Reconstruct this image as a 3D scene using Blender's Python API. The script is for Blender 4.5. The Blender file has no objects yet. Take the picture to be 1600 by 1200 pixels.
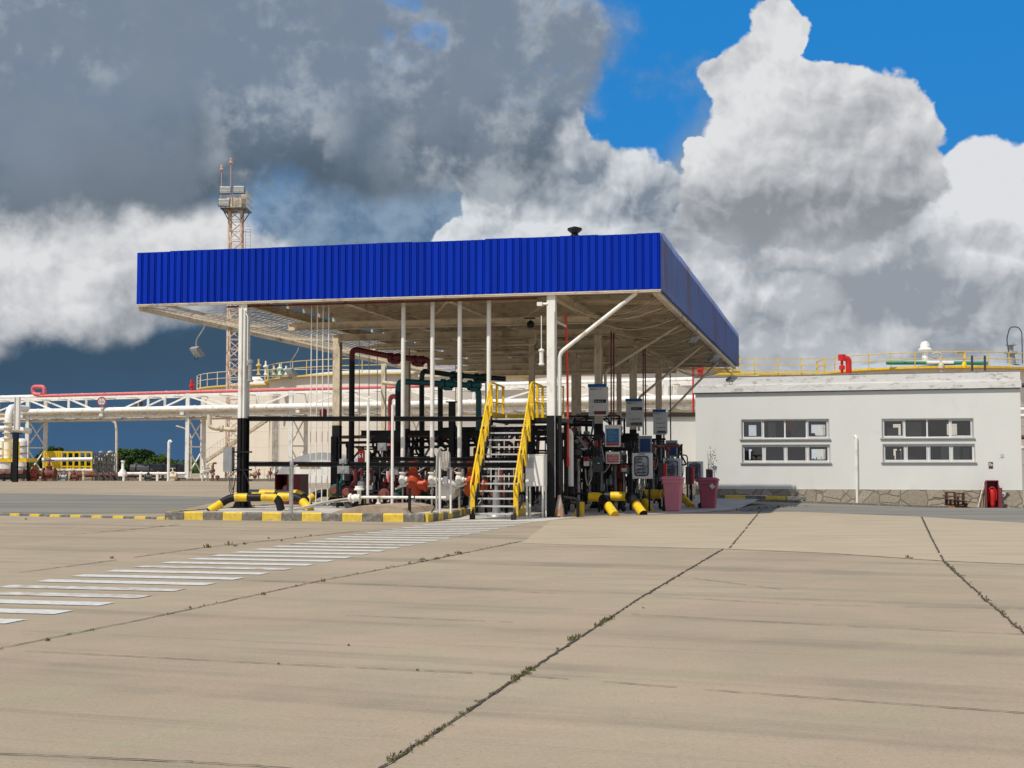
import bpy, math, random
from mathutils import Vector, Matrix
random.seed(7)
R_=math.radians
scene=bpy.context.scene
col=scene.collection
# ------------------------------------------------------------------ camera
F=2150.0; PITCH=math.atan(125/F); EYE=1.6
cam=bpy.data.cameras.new("camera"); cam.sensor_width=36; cam.lens=F/1600*36; cam.clip_end=6000; cam.clip_start=.1
camo=bpy.data.objects.new("camera",cam); col.objects.link(camo)
camo.location=(0,0,EYE); camo.rotation_euler=(math.pi/2+PITCH,0,0); scene.camera=camo
# ------------------------------------------------------------------ sun
TOSUN=Vector((-3.76,-4.06,8.03)).normalized()
sun=bpy.data.lights.new("sun",'SUN'); sun.energy=3.95; sun.angle=R_(.6); sun.color=(1,.945,.84)
suno=bpy.data.objects.new("sun",sun); col.objects.link(suno)
suno.rotation_euler=TOSUN.to_track_quat('Z','Y').to_euler()
scene.view_settings.view_transform='Standard'; scene.view_settings.look='None'
scene.view_settings.exposure=0; scene.view_settings.gamma=1
# ------------------------------------------------------------------ sky
world=bpy.data.worlds.new("World"); scene.world=world; world.use_nodes=True
nt=world.node_tree; nt.nodes.clear()
SKY=.12
def N(t,**k):
    n=nt.nodes.new(t)
    for a,b in k.items(): setattr(n,a,b)
    return n
def lk(a,b): nt.links.new(a,b)
def M(op,a,b=None,c=None,clamp=False):
    n=N('ShaderNodeMath',operation=op,use_clamp=clamp)
    for i,x in enumerate((a,b,c)):
        if x is None: continue
        if isinstance(x,(int,float)): n.inputs[i].default_value=x
        else: lk(x,n.inputs[i])
    return n.outputs[0]
def V(op,a,b=None):
    n=N('ShaderNodeVectorMath',operation=op)
    for i,x in enumerate((a,b)):
        if x is None: continue
        if isinstance(x,(tuple,list)): n.inputs[i].default_value=x
        else: lk(x,n.inputs[i])
    return n.outputs['Value'] if op=='DOT_PRODUCT' else n.outputs[0]
def SS(x,lo,hi):
    n=N('ShaderNodeMapRange',interpolation_type='SMOOTHSTEP'); lk(x,n.inputs[0])
    n.inputs[1].default_value=lo; n.inputs[2].default_value=hi; return n.outputs[0]
def NZ(vec,scale,detail=6,rough=.55,w=0.0,color=False):
    n=N('ShaderNodeTexNoise',noise_dimensions='3D'); lk(V('ADD',vec,(w,w*1.7,-w)),n.inputs['Vector'])
    n.inputs['Scale'].default_value=scale; n.inputs['Detail'].default_value=detail; n.inputs['Roughness'].default_value=rough
    return n.outputs['Color'] if color else n.outputs[0]
def srgb(r,g,b): return tuple(((c/255)/12.92 if c/255<.04045 else ((c/255+.055)/1.055)**2.4) for c in (r,g,b))
def MIX(f,a,b):
    n=N('ShaderNodeMix',data_type='RGBA')
    if isinstance(f,(int,float)): n.inputs[0].default_value=f
    else: lk(f,n.inputs[0])
    for i,x in ((6,a),(7,b)):
        if isinstance(x,tuple): n.inputs[i].default_value=tuple(c/SKY for c in x[:3])+(1,)
        else: lk(x,n.inputs[i])
    return n.outputs[2]
def pxdir(u,v):
    x=(u-800)/F; y=(600-v)/F
    d=Vector((x,math.cos(PITCH)-y*math.sin(PITCH),math.sin(PITCH)+y*math.cos(PITCH))).normalized()
    return math.atan2(d.x,d.y),math.asin(d.z)
tc=N('ShaderNodeTexCoord'); D=tc.outputs['Generated']
sp=N('ShaderNodeSeparateXYZ'); lk(D,sp.inputs[0])
az=M('ARCTAN2',sp.outputs[0],sp.outputs[1]); el=M('ARCSINE',sp.outputs[2])
cb=N('ShaderNodeCombineXYZ'); lk(az,cb.inputs[0]); lk(el,cb.inputs[1]); AE=cb.outputs[0]
def warp(amp,scale,detail,w):
    c=NZ(AE,scale,detail,.55,w,True); c=V('SUBTRACT',c,(.5,.5,.5)); c=V('MULTIPLY',c,(amp,amp,0)); return V('ADD',AE,c)
W1=warp(.045,15,4,0.3); W2=warp(.05,8,3,2.1); W0=warp(.030,30,4,5.5)
def blobs(P,lst):
    out=None
    for (u,v,ru,rv) in lst:
        a,e=pxdir(u,v)
        q=V('SUBTRACT',P,(a,e,0)); q=V('MULTIPLY',q,(F/ru,F/rv,0)); q=M('SUBTRACT',1.0,V('DOT_PRODUCT',q,q))
        out=q if out is None else M('MAXIMUM',out,q)
    return M('MAXIMUM',out,-2.0)
sky=N('ShaderNodeTexSky',sky_type='NISHITA'); sky.sun_disc=False
sky.sun_elevation=math.asin(TOSUN.z); sky.sun_rotation=math.atan2(TOSUN.x,TOSUN.y); sky.air_density=1.0; sky.dust_density=.4; sky.ozone_density=2.5
hs=N('ShaderNodeHueSaturation'); hs.inputs['Saturation'].default_value=1.45; hs.inputs['Value'].default_value=.62; lk(sky.outputs[0],hs.inputs['Color'])
clear=MIX(.8,hs.outputs[0],srgb(40,136,214))
# shading noises
def relief(scale,detail,off,w,rough=.55):
    a=NZ(AE,scale,detail,rough,w)
    n=N('ShaderNodeTexNoise',noise_dimensions='3D'); lk(V('ADD',AE,(w-off,w*1.7+off*1.2,-w)),n.inputs['Vector'])
    n.inputs['Scale'].default_value=scale; n.inputs['Detail'].default_value=detail; n.inputs['Roughness'].default_value=rough
    return M('SUBTRACT',a,n.outputs[0]),a
r1,n1=relief(11,5,.016,1.3,.48); r2,n2=relief(30,4,.006,7.7,.5)
rel=M('ADD',M('MULTIPLY',r1,1.5),M('MULTIPLY',r2,.8))          # about -0.5 .. 0.5
soft=NZ(AE,7,4,.5,3.3); fine=NZ(AE,46,5,.52,9.1); mid=NZ(AE,15,5,.5,4.4)
c=clear
# unseen warm grey cloud out of view, added to neutralise the blue sky fill
gen=SS(NZ(D,2.3,6,.55,11.0),.36,.50); away=SS(M('ABSOLUTE',az),.45,.7); low=SS(el,-.02,.05)
c=MIX(M('MULTIPLY',M('MULTIPLY',gen,away),.94),c,(.60,.585,.56))
# pale high veil behind
def J(x,k): return M('MULTIPLY',M('SUBTRACT',x,.5),k)
def IN(*a):
    o=a[0]
    for q in a[1:]: o=M('ADD',o,q)
    return o
def VO(vec,scale,detail=3,off=(0,0,0)):
    n=N('ShaderNodeTexVoronoi',voronoi_dimensions='2D',feature='SMOOTH_F1',normalize=True); lk(V('ADD',vec,off),n.inputs['Vector'])
    n.inputs['Scale'].default_value=scale; n.inputs['Detail'].default_value=detail; n.inputs['Roughness'].default_value=.55; n.inputs['Lacunarity'].default_value=2.1; n.inputs['Smoothness'].default_value=.5
    return n.outputs['Distance']
AW=warp(.035,18,3,6.6)
v1=VO(AW,26); v1b=VO(AW,26,3,(-.0045,.0065,0)); puff=M('SUBTRACT',.42,v1); prel=M('SUBTRACT',v1b,v1)      # lit from the upper left
def CT(x,k): return M('ADD',M('MULTIPLY',M('SUBTRACT',x,.5),k),.5)
tu=CT(NZ(AE,8,9,.6,13.7),2.2); tu2=CT(NZ(AE,16,8,.6,27.1),2.2); tw=CT(NZ(AE,5,8,.58,41.3),1.8)
veil=SS(IN(blobs(W2,[(560,350,280,130),(760,330,200,140),(1330,520,420,170),(1120,420,160,190)]),J(tu,1.2)),-.5,.5)
c=MIX(veil,c,MIX(SS(tu2,.3,.7),srgb(96,122,150),srgb(134,156,178)))
storm=SS(IN(blobs(W2,[(150,630,820,160),(560,600,480,230)]),J(tu,.5)),-.15,.5)
stc=MIX(SS(IN(el,J(tu,.03)),*(pxdir(0,740)[1],pxdir(0,550)[1])),srgb(64,98,134),srgb(60,84,106))
c=MIX(storm,c,stc)
# white cloud under the dark deck, left
wl=SS(IN(blobs(W2,[(40,400,360,120),(290,395,150,110),(-200,420,300,120),(180,440,240,80)]),J(tu,1.3),J(tu2,.6)),-.25,.5)
wt=M('ADD',IN(M('MULTIPLY',rel,.5),M('MULTIPLY',prel,.8),J(tw,1.0),J(tu2,.5)),M('MULTIPLY',SS(IN(el,J(tu,.05)),pxdir(0,580)[1],pxdir(0,320)[1]),.95),clamp=True)
c=MIX(wl,c,MIX(wt,srgb(110,119,130),srgb(222,223,225)))
# cumulus field low right
cu_b=IN(blobs(W1,[(1350,560,520,240),(1560,355,150,130),(1480,330,80,80),(1060,470,110,190),(1660,420,160,220),(1250,430,190,120),(960,420,160,90)]),J(tu2,.5),M('MULTIPLY',puff,.5))
mb_=SS(cu_b,.0,.14)
shb=IN(blobs(W2,[(1400,555,420,95),(1250,385,230,50),(1600,372,70,32),(1180,520,80,70),(1400,480,260,60),(1090,520,60,120)]),J(tu,1.6),J(tu2,.7))
tb=M('SUBTRACT',IN(M('MULTIPLY',rel,.7),M('MULTIPLY',prel,1.5),J(tw,.9),.80),M('MULTIPLY',SS(shb,-.9,1.0),.68),clamp=True)
lit=SS(IN(blobs(W1,[(1260,545,110,50),(1252,468,50,40),(1370,535,60,35),(1290,385,90,40),(1120,410,60,90),(1520,260,90,70),(1540,340,90,70)]),J(tu2,1.6),M('MULTIPLY',puff,1.4)),-.3,1.0)
tb=M('ADD',tb,M('MULTIPLY',lit,.36),clamp=True)
c=MIX(mb_,c,MIX(tb,srgb(148,155,164),srgb(222,224,227)))
# middle cumulus
cu_m=IN(blobs(W1,[(965,305,95,88),(900,310,90,75),(815,325,90,85),(755,385,85,40),(770,240,90,70),(870,240,60,60)]),J(tu2,.6),M('MULTIPLY',puff,.6))
mm=SS(cu_m,.0,.2)
tm=M('SUBTRACT',IN(M('MULTIPLY',rel,.7),M('MULTIPLY',prel,1.9),J(tw,.6),.90),M('MULTIPLY',SS(IN(blobs(W2,[(800,215,190,90),(1010,330,70,60),(900,270,90,70)]),J(tu,1.6)),-.8,1.0),.62),clamp=True)
c=MIX(mm,c,MIX(tm,srgb(126,138,152),srgb(218,222,226)))
# tall cumulus right
cu_t=IN(blobs(W0,[(1215,50,50,58),(1150,118,60,38),(1190,130,80,75),(1270,150,76,62),(1320,190,106,84),(1395,205,76,74),(1230,240,126,120),(1115,258,50,40),(1260,310,200,85),(1400,275,75,70)]),J(tu2,.30),J(fine,.25),M('MULTIPLY',puff,.5))
mt_=M('MULTIPLY',SS(cu_t,.0,.2),SS(IN(el,J(tu,.05)),pxdir(0,420)[1],pxdir(0,300)[1]))
tt=IN(M('MULTIPLY',rel,.6),M('MULTIPLY',prel,1.3),J(tu2,.25),M('MULTIPLY',SS(IN(el,J(tu,.07)),pxdir(0,400)[1],pxdir(0,140)[1]),.80),.08)
tt=M('SUBTRACT',tt,M('MULTIPLY',SS(IN(blobs(W2,[(1330,325,230,80),(1180,350,150,60),(1310,215,110,70)]),J(tu,1.2)),-.9,1.0),.30),clamp=True)
c=MIX(mt_,c,MIX(tt,srgb(140,145,152),srgb(224,225,227)))
# dark deck top left, soft and ragged
dk=IN(blobs(W1,[(250,70,720,225),(640,150,300,150),(760,60,190,170),(-100,160,460,170),(830,110,110,190),(560,60,300,170),(170,200,440,120),(560,215,340,100)]),J(tu,1.1),J(tu2,.5))
dmask=SS(dk,-.25,.5)
hole=M('MULTIPLY',SS(blobs(W1,[(700,50,130,90),(880,110,90,140)]),-.4,.6),SS(IN(tu2,J(fine,.8)),.55,.80))
dmask=M('MULTIPLY',dmask,M('SUBTRACT',1.0,M('MULTIPLY',hole,.5)))
bright=M('MULTIPLY',SS(blobs(W1,[(890,90,200,240),(430,165,110,170),(60,45,150,80),(690,95,150,90),(760,220,150,100)]),-.6,.7),SS(IN(tu2,M('MULTIPLY',prel,.8),J(tu,.5)),.36,.85))
dcol=MIX(SS(IN(el,J(tw,.12)),pxdir(0,315)[1],pxdir(0,100)[1]),srgb(84,99,113),srgb(120,135,154))
dcol=MIX(M('MULTIPLY',SS(IN(tu,M('MULTIPLY',rel,.3)),.40,.72),.5),dcol,srgb(130,140,152))
dcol=MIX(M('MULTIPLY',bright,.62),dcol,srgb(184,192,200))
c=MIX(dmask,c,dcol)
bg=N('ShaderNodeBackground'); bg.inputs[1].default_value=SKY; lk(c,bg.inputs[0])
wo=N('ShaderNodeOutputWorld'); lk(bg.outputs[0],wo.inputs[0])
# ------------------------------------------------------------------ frames: pixels of the photograph -> real points
YAW=.2305
RX=Vector((math.cos(YAW),-math.sin(YAW),0)); BY=Vector((math.sin(YAW),math.cos(YAW),0)); C0=Vector((4.417,40.649,0))
ZB,ZT,CW,CD=6.763,8.486,17.09,33.17
def ray(u,v):
    x=(u-800)/F; y=(600-v)/F
    return Vector((x,math.cos(PITCH)-y*math.sin(PITCH),math.sin(PITCH)+y*math.cos(PITCH)))
def G(u,v,z=0):
    d=ray(u,v); p=d*((z-EYE)/d.z); return Vector((p.x,p.y,z))
def AY(u,v,Y):
    d=ray(u,v); p=d*(Y/d.y); return Vector((p.x,Y,p.z+EYE))
def L2W(p): return C0+RX*p[0]+BY*p[1]+Vector((0,0,p[2]))
def W2L(P): q=Vector(P)-C0; return Vector((q.dot(RX),q.dot(BY),P[2]))
def CB(u,v,b):
    d=ray(u,v); s=(b+C0.dot(BY))/d.dot(BY); P=d*s; P.z+=EYE; return W2L(P)
def GL(u,v,z=0): return W2L(G(u,v,z))
def gz(x,y):
    def sm(t): t=max(0,min(1,t)); return t*t*(3-2*t)
    k=max(0,min(1.3,.0314*x+.045)); 
    return -k*sm((y-47)/25)*sm((x-3)/5)
# ------------------------------------------------------------------ materials
MATS={}
def mat(name,color,rough=.6,metal=0,var=.12,scale=3.0,bump=0.0,spec=.4,dirt=None,dirt_amt=0,dirt_scale=2.0,stretch=(1,1,1),emit=None,alpha=1,trans=0):
    if name in MATS: return MATS[name]
    m=bpy.data.materials.new(name); m.use_nodes=True; t=m.node_tree; b=t.nodes['Principled BSDF']
    tc=t.nodes.new('ShaderNodeTexCoord'); mp=t.nodes.new('ShaderNodeMapping'); mp.inputs['Scale'].default_value=stretch
    t.links.new(tc.outputs['Object'],mp.inputs[0])
    nz=t.nodes.new('ShaderNodeTexNoise'); nz.inputs['Scale'].default_value=scale; nz.inputs['Detail'].default_value=6; t.links.new(mp.outputs[0],nz.inputs['Vector'])
    mr=t.nodes.new('ShaderNodeMapRange'); mr.inputs[1].default_value=.3; mr.inputs[2].default_value=.7; mr.inputs[3].default_value=1-var; mr.inputs[4].default_value=1+var
    t.links.new(nz.outputs[0],mr.inputs[0])
    mx=t.nodes.new('ShaderNodeVectorMath'); mx.operation='SCALE'; mx.inputs[0].default_value=color; t.links.new(mr.outputs[0],mx.inputs['Scale'])
    out=mx.outputs[0]
    if dirt:
        n2=t.nodes.new('ShaderNodeTexNoise'); n2.inputs['Scale'].default_value=dirt_scale; n2.inputs['Detail'].default_value=8; n2.inputs['Roughness'].default_value=.65
        t.links.new(mp.outputs[0],n2.inputs['Vector'])
        r2=t.nodes.new('ShaderNodeMapRange'); r2.inputs[1].default_value=.62-dirt_amt*.3; r2.inputs[2].default_value=.80-dirt_amt*.3; t.links.new(n2.outputs[0],r2.inputs[0])
        mm=t.nodes.new('ShaderNodeMix'); mm.data_type='RGBA'; t.links.new(r2.outputs[0],mm.inputs[0]); t.links.new(out,mm.inputs[6]); mm.inputs[7].default_value=(*dirt,1); out=mm.outputs[2]
    t.links.new(out,b.inputs['Base Color'])
    b.inputs['Roughness'].default_value=rough; b.inputs['Metallic'].default_value=metal; b.inputs['Specular IOR Level'].default_value=spec
    if bump:
        bp=t.nodes.new('ShaderNodeBump'); bp.inputs['Strength'].default_value=bump; bp.inputs['Distance'].default_value=.02; t.links.new(nz.outputs[0],bp.inputs['Height']); t.links.new(bp.outputs[0],b.inputs['Normal'])
    MATS[name]=m; return m
BLACK=mat('black_paint',(.011,.011,.012),.5,var=.3,spec=.25,dirt=(.05,.045,.04),dirt_amt=.1)
WHITE=mat('white_paint',(.80,.785,.74),.5,dirt=(.46,.38,.28),dirt_amt=.28,dirt_scale=2.4,var=.07,stretch=(1,1,.5))
CREAM=mat('cream_paint',(.66,.57,.43),.55,dirt=(.26,.2,.13),dirt_amt=.35,dirt_scale=1.4,var=.08)
TANKW=mat('tank_white',(.72,.66,.58),.5,dirt=(.62,.55,.47),dirt_amt=.15,dirt_scale=.2,var=.03,stretch=(1,1,.3))
YEL=mat('yellow_paint',(.78,.50,.012),.48,var=.12,dirt=(.36,.24,.08),dirt_amt=.28,dirt_scale=5)
PALEY=mat('faded_yellow_paint',(.66,.48,.12),.5,var=.15,dirt=(.4,.32,.2),dirt_amt=.3)
BLUE=mat('blue_sheet',(.0,.026,.375),.5,var=.16,spec=.12,scale=2.2,stretch=(1,1,.08))
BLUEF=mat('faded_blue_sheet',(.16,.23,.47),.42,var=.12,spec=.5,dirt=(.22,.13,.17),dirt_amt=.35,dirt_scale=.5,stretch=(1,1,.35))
ROOFM=mat('roof_underside',(.20,.135,.08),.7,var=.3,scale=.8,dirt=(.06,.035,.02),dirt_amt=.5,dirt_scale=.7)
RED=mat('red_paint',(.55,.02,.015),.4,var=.12)
PINKR=mat('faded_red_pipe',(.62,.13,.14),.5,var=.12,dirt=(.6,.3,.28),dirt_amt=.2)
MAROON=mat('maroon_paint',(.12,.010,.015),.4,var=.2)
TEAL=mat('teal_paint',(.004,.085,.09),.38,var=.2)
GREEND=mat('dark_green_paint',(.006,.03,.022),.4,var=.2)
ORANGE=mat('orange_paint',(.44,.055,.012),.45,var=.15,dirt=(.25,.05,.03),dirt_amt=.2)
GREY=mat('grey_metal',(.30,.31,.32),.45,metal=.3,var=.15)
GALV=mat('galvanised_steel',(.42,.42,.41),.42,metal=.6,var=.2,scale=8)
DGREY=mat('dark_grey_metal',(.06,.06,.065),.5,var=.3)
RUST=mat('rusty_lattice',(.68,.55,.45),.7,var=.2,dirt=(.42,.20,.10),dirt_amt=.5,dirt_scale=1.5)
BROWNP=mat('brown_rusty_pipe',(.16,.05,.035),.7,var=.3,dirt=(.30,.22,.17),dirt_amt=.3)
PINKB=mat('faded_pink_plastic',(.66,.22,.26),.5,var=.1,scale=1.5,dirt=(.42,.20,.2),dirt_amt=.15)
PINKB2=mat('dark_pink_plastic',(.38,.075,.11),.5,var=.1,scale=1.5)
RUBBER=mat('black_rubber',(.02,.02,.02),.8)
KERBG=mat('weathered_grey_kerb',(.15,.14,.125),.9,var=.3,scale=9,bump=.4,dirt=(.32,.29,.24),dirt_amt=.35,dirt_scale=7)
KERBY=mat('yellow_kerb_paint',(.66,.47,.06),.8,var=.15,scale=9,dirt=(.33,.28,.18),dirt_amt=.25,dirt_scale=8)
PLAST=mat('white_plaster',(.70,.70,.67),.85,var=.03,scale=.6,dirt=(.62,.62,.6),dirt_amt=.12,dirt_scale=1.1,stretch=(1,1,.6),spec=.1)
PARA=mat('weathered_parapet',(.70,.69,.67),.9,var=.05,scale=1.5,dirt=(.34,.32,.29),dirt_amt=.30,dirt_scale=3.5,stretch=(.6,1,1.6),spec=.1)
STAIN=mat('brown_edge',(.035,.028,.022),.9,var=.3)
WFRAME=mat('white_window_frame',(.72,.72,.72),.4,var=.03)
SILL=mat('grey_stone_sill',(.40,.39,.375),.7,var=.1)
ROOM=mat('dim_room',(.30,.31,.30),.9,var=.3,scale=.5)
ROOML=mat('lit_interior_tone',(.75,.76,.74),.9,var=.1)
WOOD=mat('old_brown_wood',(.09,.045,.025),.85,var=.35,scale=6)
BRICK=mat('terracotta_block',(.38,.15,.09),.9,var=.2)
ALU=mat('pale_tread_grating',(.50,.50,.50),.5,metal=.2,var=.15,scale=12)
SIGNW=mat('sign_white',(.62,.63,.61),.4,var=.03)
SIGNB=mat('sign_blue',(.006,.10,.33),.4,var=.05)
POSTB=mat('poster_blue',(.02,.13,.30),.3,var=.12,scale=4)
POSTD=mat('poster_dark_blue',(.012,.05,.15),.3,var=.12,scale=4)
SIGNR=mat('sign_red',(.42,.045,.04),.4,var=.08)
SIGNN=mat('sign_navy',(.012,.012,.05),.4)
INK=mat('black_ink',(.02,.02,.02),.5)
SIGNM=mat('sign_dark_red',(.16,.012,.014),.4)
ROPE=mat('beige_hose',(.42,.39,.34),.8,var=.2,scale=20)
LAMPG=mat('lamp_glass',(.45,.48,.5),.15,var=.1,spec=.8)
GRN=mat('green_enamel',(.03,.22,.10),.5,var=.1)
NETM=mat('beige_net_cord',(.62,.50,.34),.8,var=.1)
def glass(name,tint=(.10,.12,.13)):
    m=bpy.data.materials.new(name); m.use_nodes=True; t=m.node_tree; b=t.nodes['Principled BSDF']
    b.inputs['Base Color'].default_value=(.75,.8,.82,1); b.inputs['Roughness'].default_value=.03; b.inputs['IOR'].default_value=1.45
    tr=t.nodes.new('ShaderNodeBsdfTransparent'); tr.inputs[0].default_value=(.80,.84,.84,1)
    gl=t.nodes.new('ShaderNodeBsdfGlossy'); gl.inputs['Roughness'].default_value=.02
    fr=t.nodes.new('ShaderNodeFresnel'); fr.inputs[0].default_value=1.6
    mp=t.nodes.new('ShaderNodeMath'); mp.operation='MULTIPLY_ADD'; mp.inputs[1].default_value=1.2; mp.inputs[2].default_value=.06; t.links.new(fr.outputs[0],mp.inputs[0])
    mx=t.nodes.new('ShaderNodeMixShader'); t.links.new(mp.outputs[0],mx.inputs[0]); t.links.new(tr.outputs[0],mx.inputs[1]); t.links.new(gl.outputs[0],mx.inputs[2])
    t.links.new(mx.outputs[0],t.nodes['Material Output'].inputs[0]); t.nodes.remove(b); return m
GLASS=glass('window_glass')
# ------------------------------------------------------------------ mesh builder
class MB:
    def __init__(s): s.v=[]; s.f=[]; s.m=[]; s.mats=[]; s.cur=0
    def use(s,m):
        if m not in s.mats: s.mats.append(m)
        s.cur=s.mats.index(m); return s
    def face(s,idx): s.f.append(idx); s.m.append(s.cur)
    def quad(s,*p):
        n=len(s.v); s.v+= [Vector(q) for q in p]; s.face(list(range(n,n+len(p))))
    def box(s,x0,x1,y0,y1,z0,z1,rot=0,tilt=None):
        c=Vector(((x0+x1)/2,(y0+y1)/2,(z0+z1)/2)); n=len(s.v)
        for dz in (z0,z1):
            for (x,y) in ((x0,y0),(x1,y0),(x1,y1),(x0,y1)):
                p=Vector((x,y,dz))
                if rot: p=Matrix.Rotation(rot,3,'Z')@(p-c)+c
                if tilt: p=tilt@(p-c)+c
                s.v.append(p)
        for q in ((3,2,1,0),(4,5,6,7),(0,1,5,4),(1,2,6,5),(2,3,7,6),(3,0,4,7)): s.face([n+i for i in q])
        return s
    def bar(s,p0,p1,w,h,up=(0,0,1)):
        p0=Vector(p0); p1=Vector(p1); d=(p1-p0).normalized(); up=Vector(up)
        if abs(d.dot(up))>.98: up=Vector((0,1,0))
        a=d.cross(up).normalized()*w/2; b=a.cross(d).normalized()*h/2; n=len(s.v)
        for p in (p0,p1):
            for q in (-a-b,a-b,a+b,-a+b): s.v.append(p+q)
        for q in ((0,1,2,3),(7,6,5,4),(0,4,5,1),(1,5,6,2),(2,6,7,3),(3,7,4,0)): s.face([n+i for i in q])
        return s
    def ibeam(s,p0,p1,w,h,t=.02,up=(0,0,1)):
        p0=Vector(p0); p1=Vector(p1); d=(p1-p0).normalized(); up=Vector(up)
        if abs(d.dot(up))>.98: up=Vector((0,1,0))
        a=d.cross(up).normalized(); b=a.cross(d).normalized()
        s.bar(p0+b*(h/2-t/2),p1+b*(h/2-t/2),w,t,up); s.bar(p0-b*(h/2-t/2),p1-b*(h/2-t/2),w,t,up)
        s.bar(p0,p1,t,h-2*t-.002,up); return s
    def tube(s,pts,r,n=10,bend=0,caps=True,segmats=None,seglen=None):
        P=[Vector(p) for p in pts]
        if bend and len(P)>2:
            Q=[P[0]]
            for i in range(1,len(P)-1):
                a=(P[i-1]-P[i]); b=(P[i+1]-P[i]); r_=min(bend,a.length*.49,b.length*.49)
                A=P[i]+a.normalized()*r_; B=P[i]+b.normalized()*r_
                for k in range(6):
                    t=k/5; Q.append(A*(1-t)**2+P[i]*2*t*(1-t)+B*t*t)
            Q.append(P[-1]); P=Q
        if seglen:
            Q=[P[0]];
            for i in range(1,len(P)):
                L=(P[i]-P[i-1]).length; k=max(1,int(L/.06))
                for j in range(1,k+1): Q.append(P[i-1].lerp(P[i],j/k))
            P=Q
        rr=r if isinstance(r,(list,tuple)) else None
        d=(P[1]-P[0]).normalized(); u=d.orthogonal().normalized(); rings=[]; dist=0
        for i,p in enumerate(P):
            if i==0: t=(P[1]-P[0])
            elif i==len(P)-1: t=P[i]-P[i-1]
            else: t=(P[i+1]-P[i]).normalized()+(P[i]-P[i-1]).normalized()
            if t.length<1e-6: t=d
            t.normalize(); u=(u-t*u.dot(t))
            if u.length<1e-6: u=t.orthogonal()
            u.normalize(); w=t.cross(u); R=rr[i] if rr else r
            b0=len(s.v)
            for k in range(n):
                a=2*math.pi*k/n; s.v.append(p+(u*math.cos(a)+w*math.sin(a))*R)
            rings.append(b0)
            if i>0:
                if segmats and seglen:
                    s.use(segmats[int(dist/seglen)%len(segmats)])
                for k in range(n):
                    a0=rings[-2]; k2=(k+1)%n; s.face([a0+k,a0+k2,b0+k2,b0+k])
                dist+=(P[i]-P[i-1]).length
        if caps:
            s.face([rings[0]+k for k in range(n)][::-1]); s.face([rings[-1]+k for k in range(n)])
        return s
    def lathe(s,c,prof,n=16,axis='Z'):
        c=Vector(c); rings=[]
        for (r,z) in prof:
            b=len(s.v); rings.append(b)
            for k in range(n):
                a=2*math.pi*k/n; x,y=r*math.cos(a),r*math.sin(a)
                s.v.append(c+(Vector((x,y,z)) if axis=='Z' else Vector((x,z,y)) if axis=='Y' else Vector((z,x,y))))
        for i in range(1,len(rings)):
            for k in range(n):
                k2=(k+1)%n; s.face([rings[i-1]+k,rings[i-1]+k2,rings[i]+k2,rings[i]+k])
        s.face([rings[0]+k for k in range(n)][::-1]); s.face([rings[-1]+k for k in range(n)]); return s
    def prism(s,poly,axis,a,b):
        """poly in the two other axes, extruded along axis from a to b"""
        n=len(s.v)
        def mk(p,t): return Vector((t,p[0],p[1])) if axis=='X' else Vector((p[0],t,p[1])) if axis=='Y' else Vector((p[0],p[1],t))
        for t in (a,b):
            for p in poly: s.v.append(mk(p,t))
        k=len(poly)
        s.face([n+i for i in range(k)][::-1]); s.face([n+k+i for i in range(k)])
        for i in range(k): j=(i+1)%k; s.face([n+i,n+j,n+k+j,n+k+i])
        return s
    def build(s,name,m=None,parent=None,org=(0,0,0),smooth=True,rotz=0):
        org=Vector(org); me=bpy.data.meshes.new(name); me.from_pydata([tuple(v-org) for v in s.v],[],s.f)
        ms=s.mats or [m]
        for q in ms: me.materials.append(q)
        if s.mats: me.polygons.foreach_set('material_index',s.m)
        if smooth:
            me.polygons.foreach_set('use_smooth',[True]*len(me.polygons)); me.set_sharp_from_angle(angle=R_(35))
        me.update(); import bmesh
        bm=bmesh.new(); bm.from_mesh(me); bmesh.ops.recalc_face_normals(bm,faces=bm.faces); bm.to_mesh(me); bm.free()
        o=bpy.data.objects.new(name,me); col.objects.link(o)
        if parent: o.parent=parent
        return o
def tag(o,label=None,cat=None,group=None,kind=None):
    if label: o['label']=label
    if cat: o['category']=cat
    if group: o['group']=group
    if kind: o['kind']=kind
    return o
class T:
    """a thing: an Empty at its base; parts written in the frame of the canopy ('C') or the world ('W')"""
    def __init__(s,name,label,cat,org,frame='C',group=None):
        s.org=Vector(org); s.frame=frame
        o=bpy.data.objects.new(name,None); col.objects.link(o); o.empty_display_size=.2
        o.location=L2W(s.org) if frame=='C' else s.org
        if frame=='C': o.rotation_euler=(0,0,-YAW)
        s.o=tag(o,label,cat,group)
    def part(s,name,mb,m=None,parent=None,label=None,org=None):
        o=mb.build(name,m,parent or s.o,s.org if org is None else org)
        if label: o['label']=label
        return o
def solo(name,mb,m,label,cat,org,frame='C',group=None):
    o=mb.build(name,m,None,org); o.location=L2W(org) if frame=='C' else Vector(org)
    if frame=='C': o.rotation_euler=(0,0,-YAW)
    return tag(o,label,cat,group)
def copy_tree(o,parent=None):
    c_=o.copy(); col.objects.link(c_)
    if parent: c_.parent=parent
    for ch in list(o.children): copy_tree(ch,c_)
    return c_
def struct(name,mb,m,smooth=False):
    return tag(mb.build(name,m,smooth=smooth),kind='structure')
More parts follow.
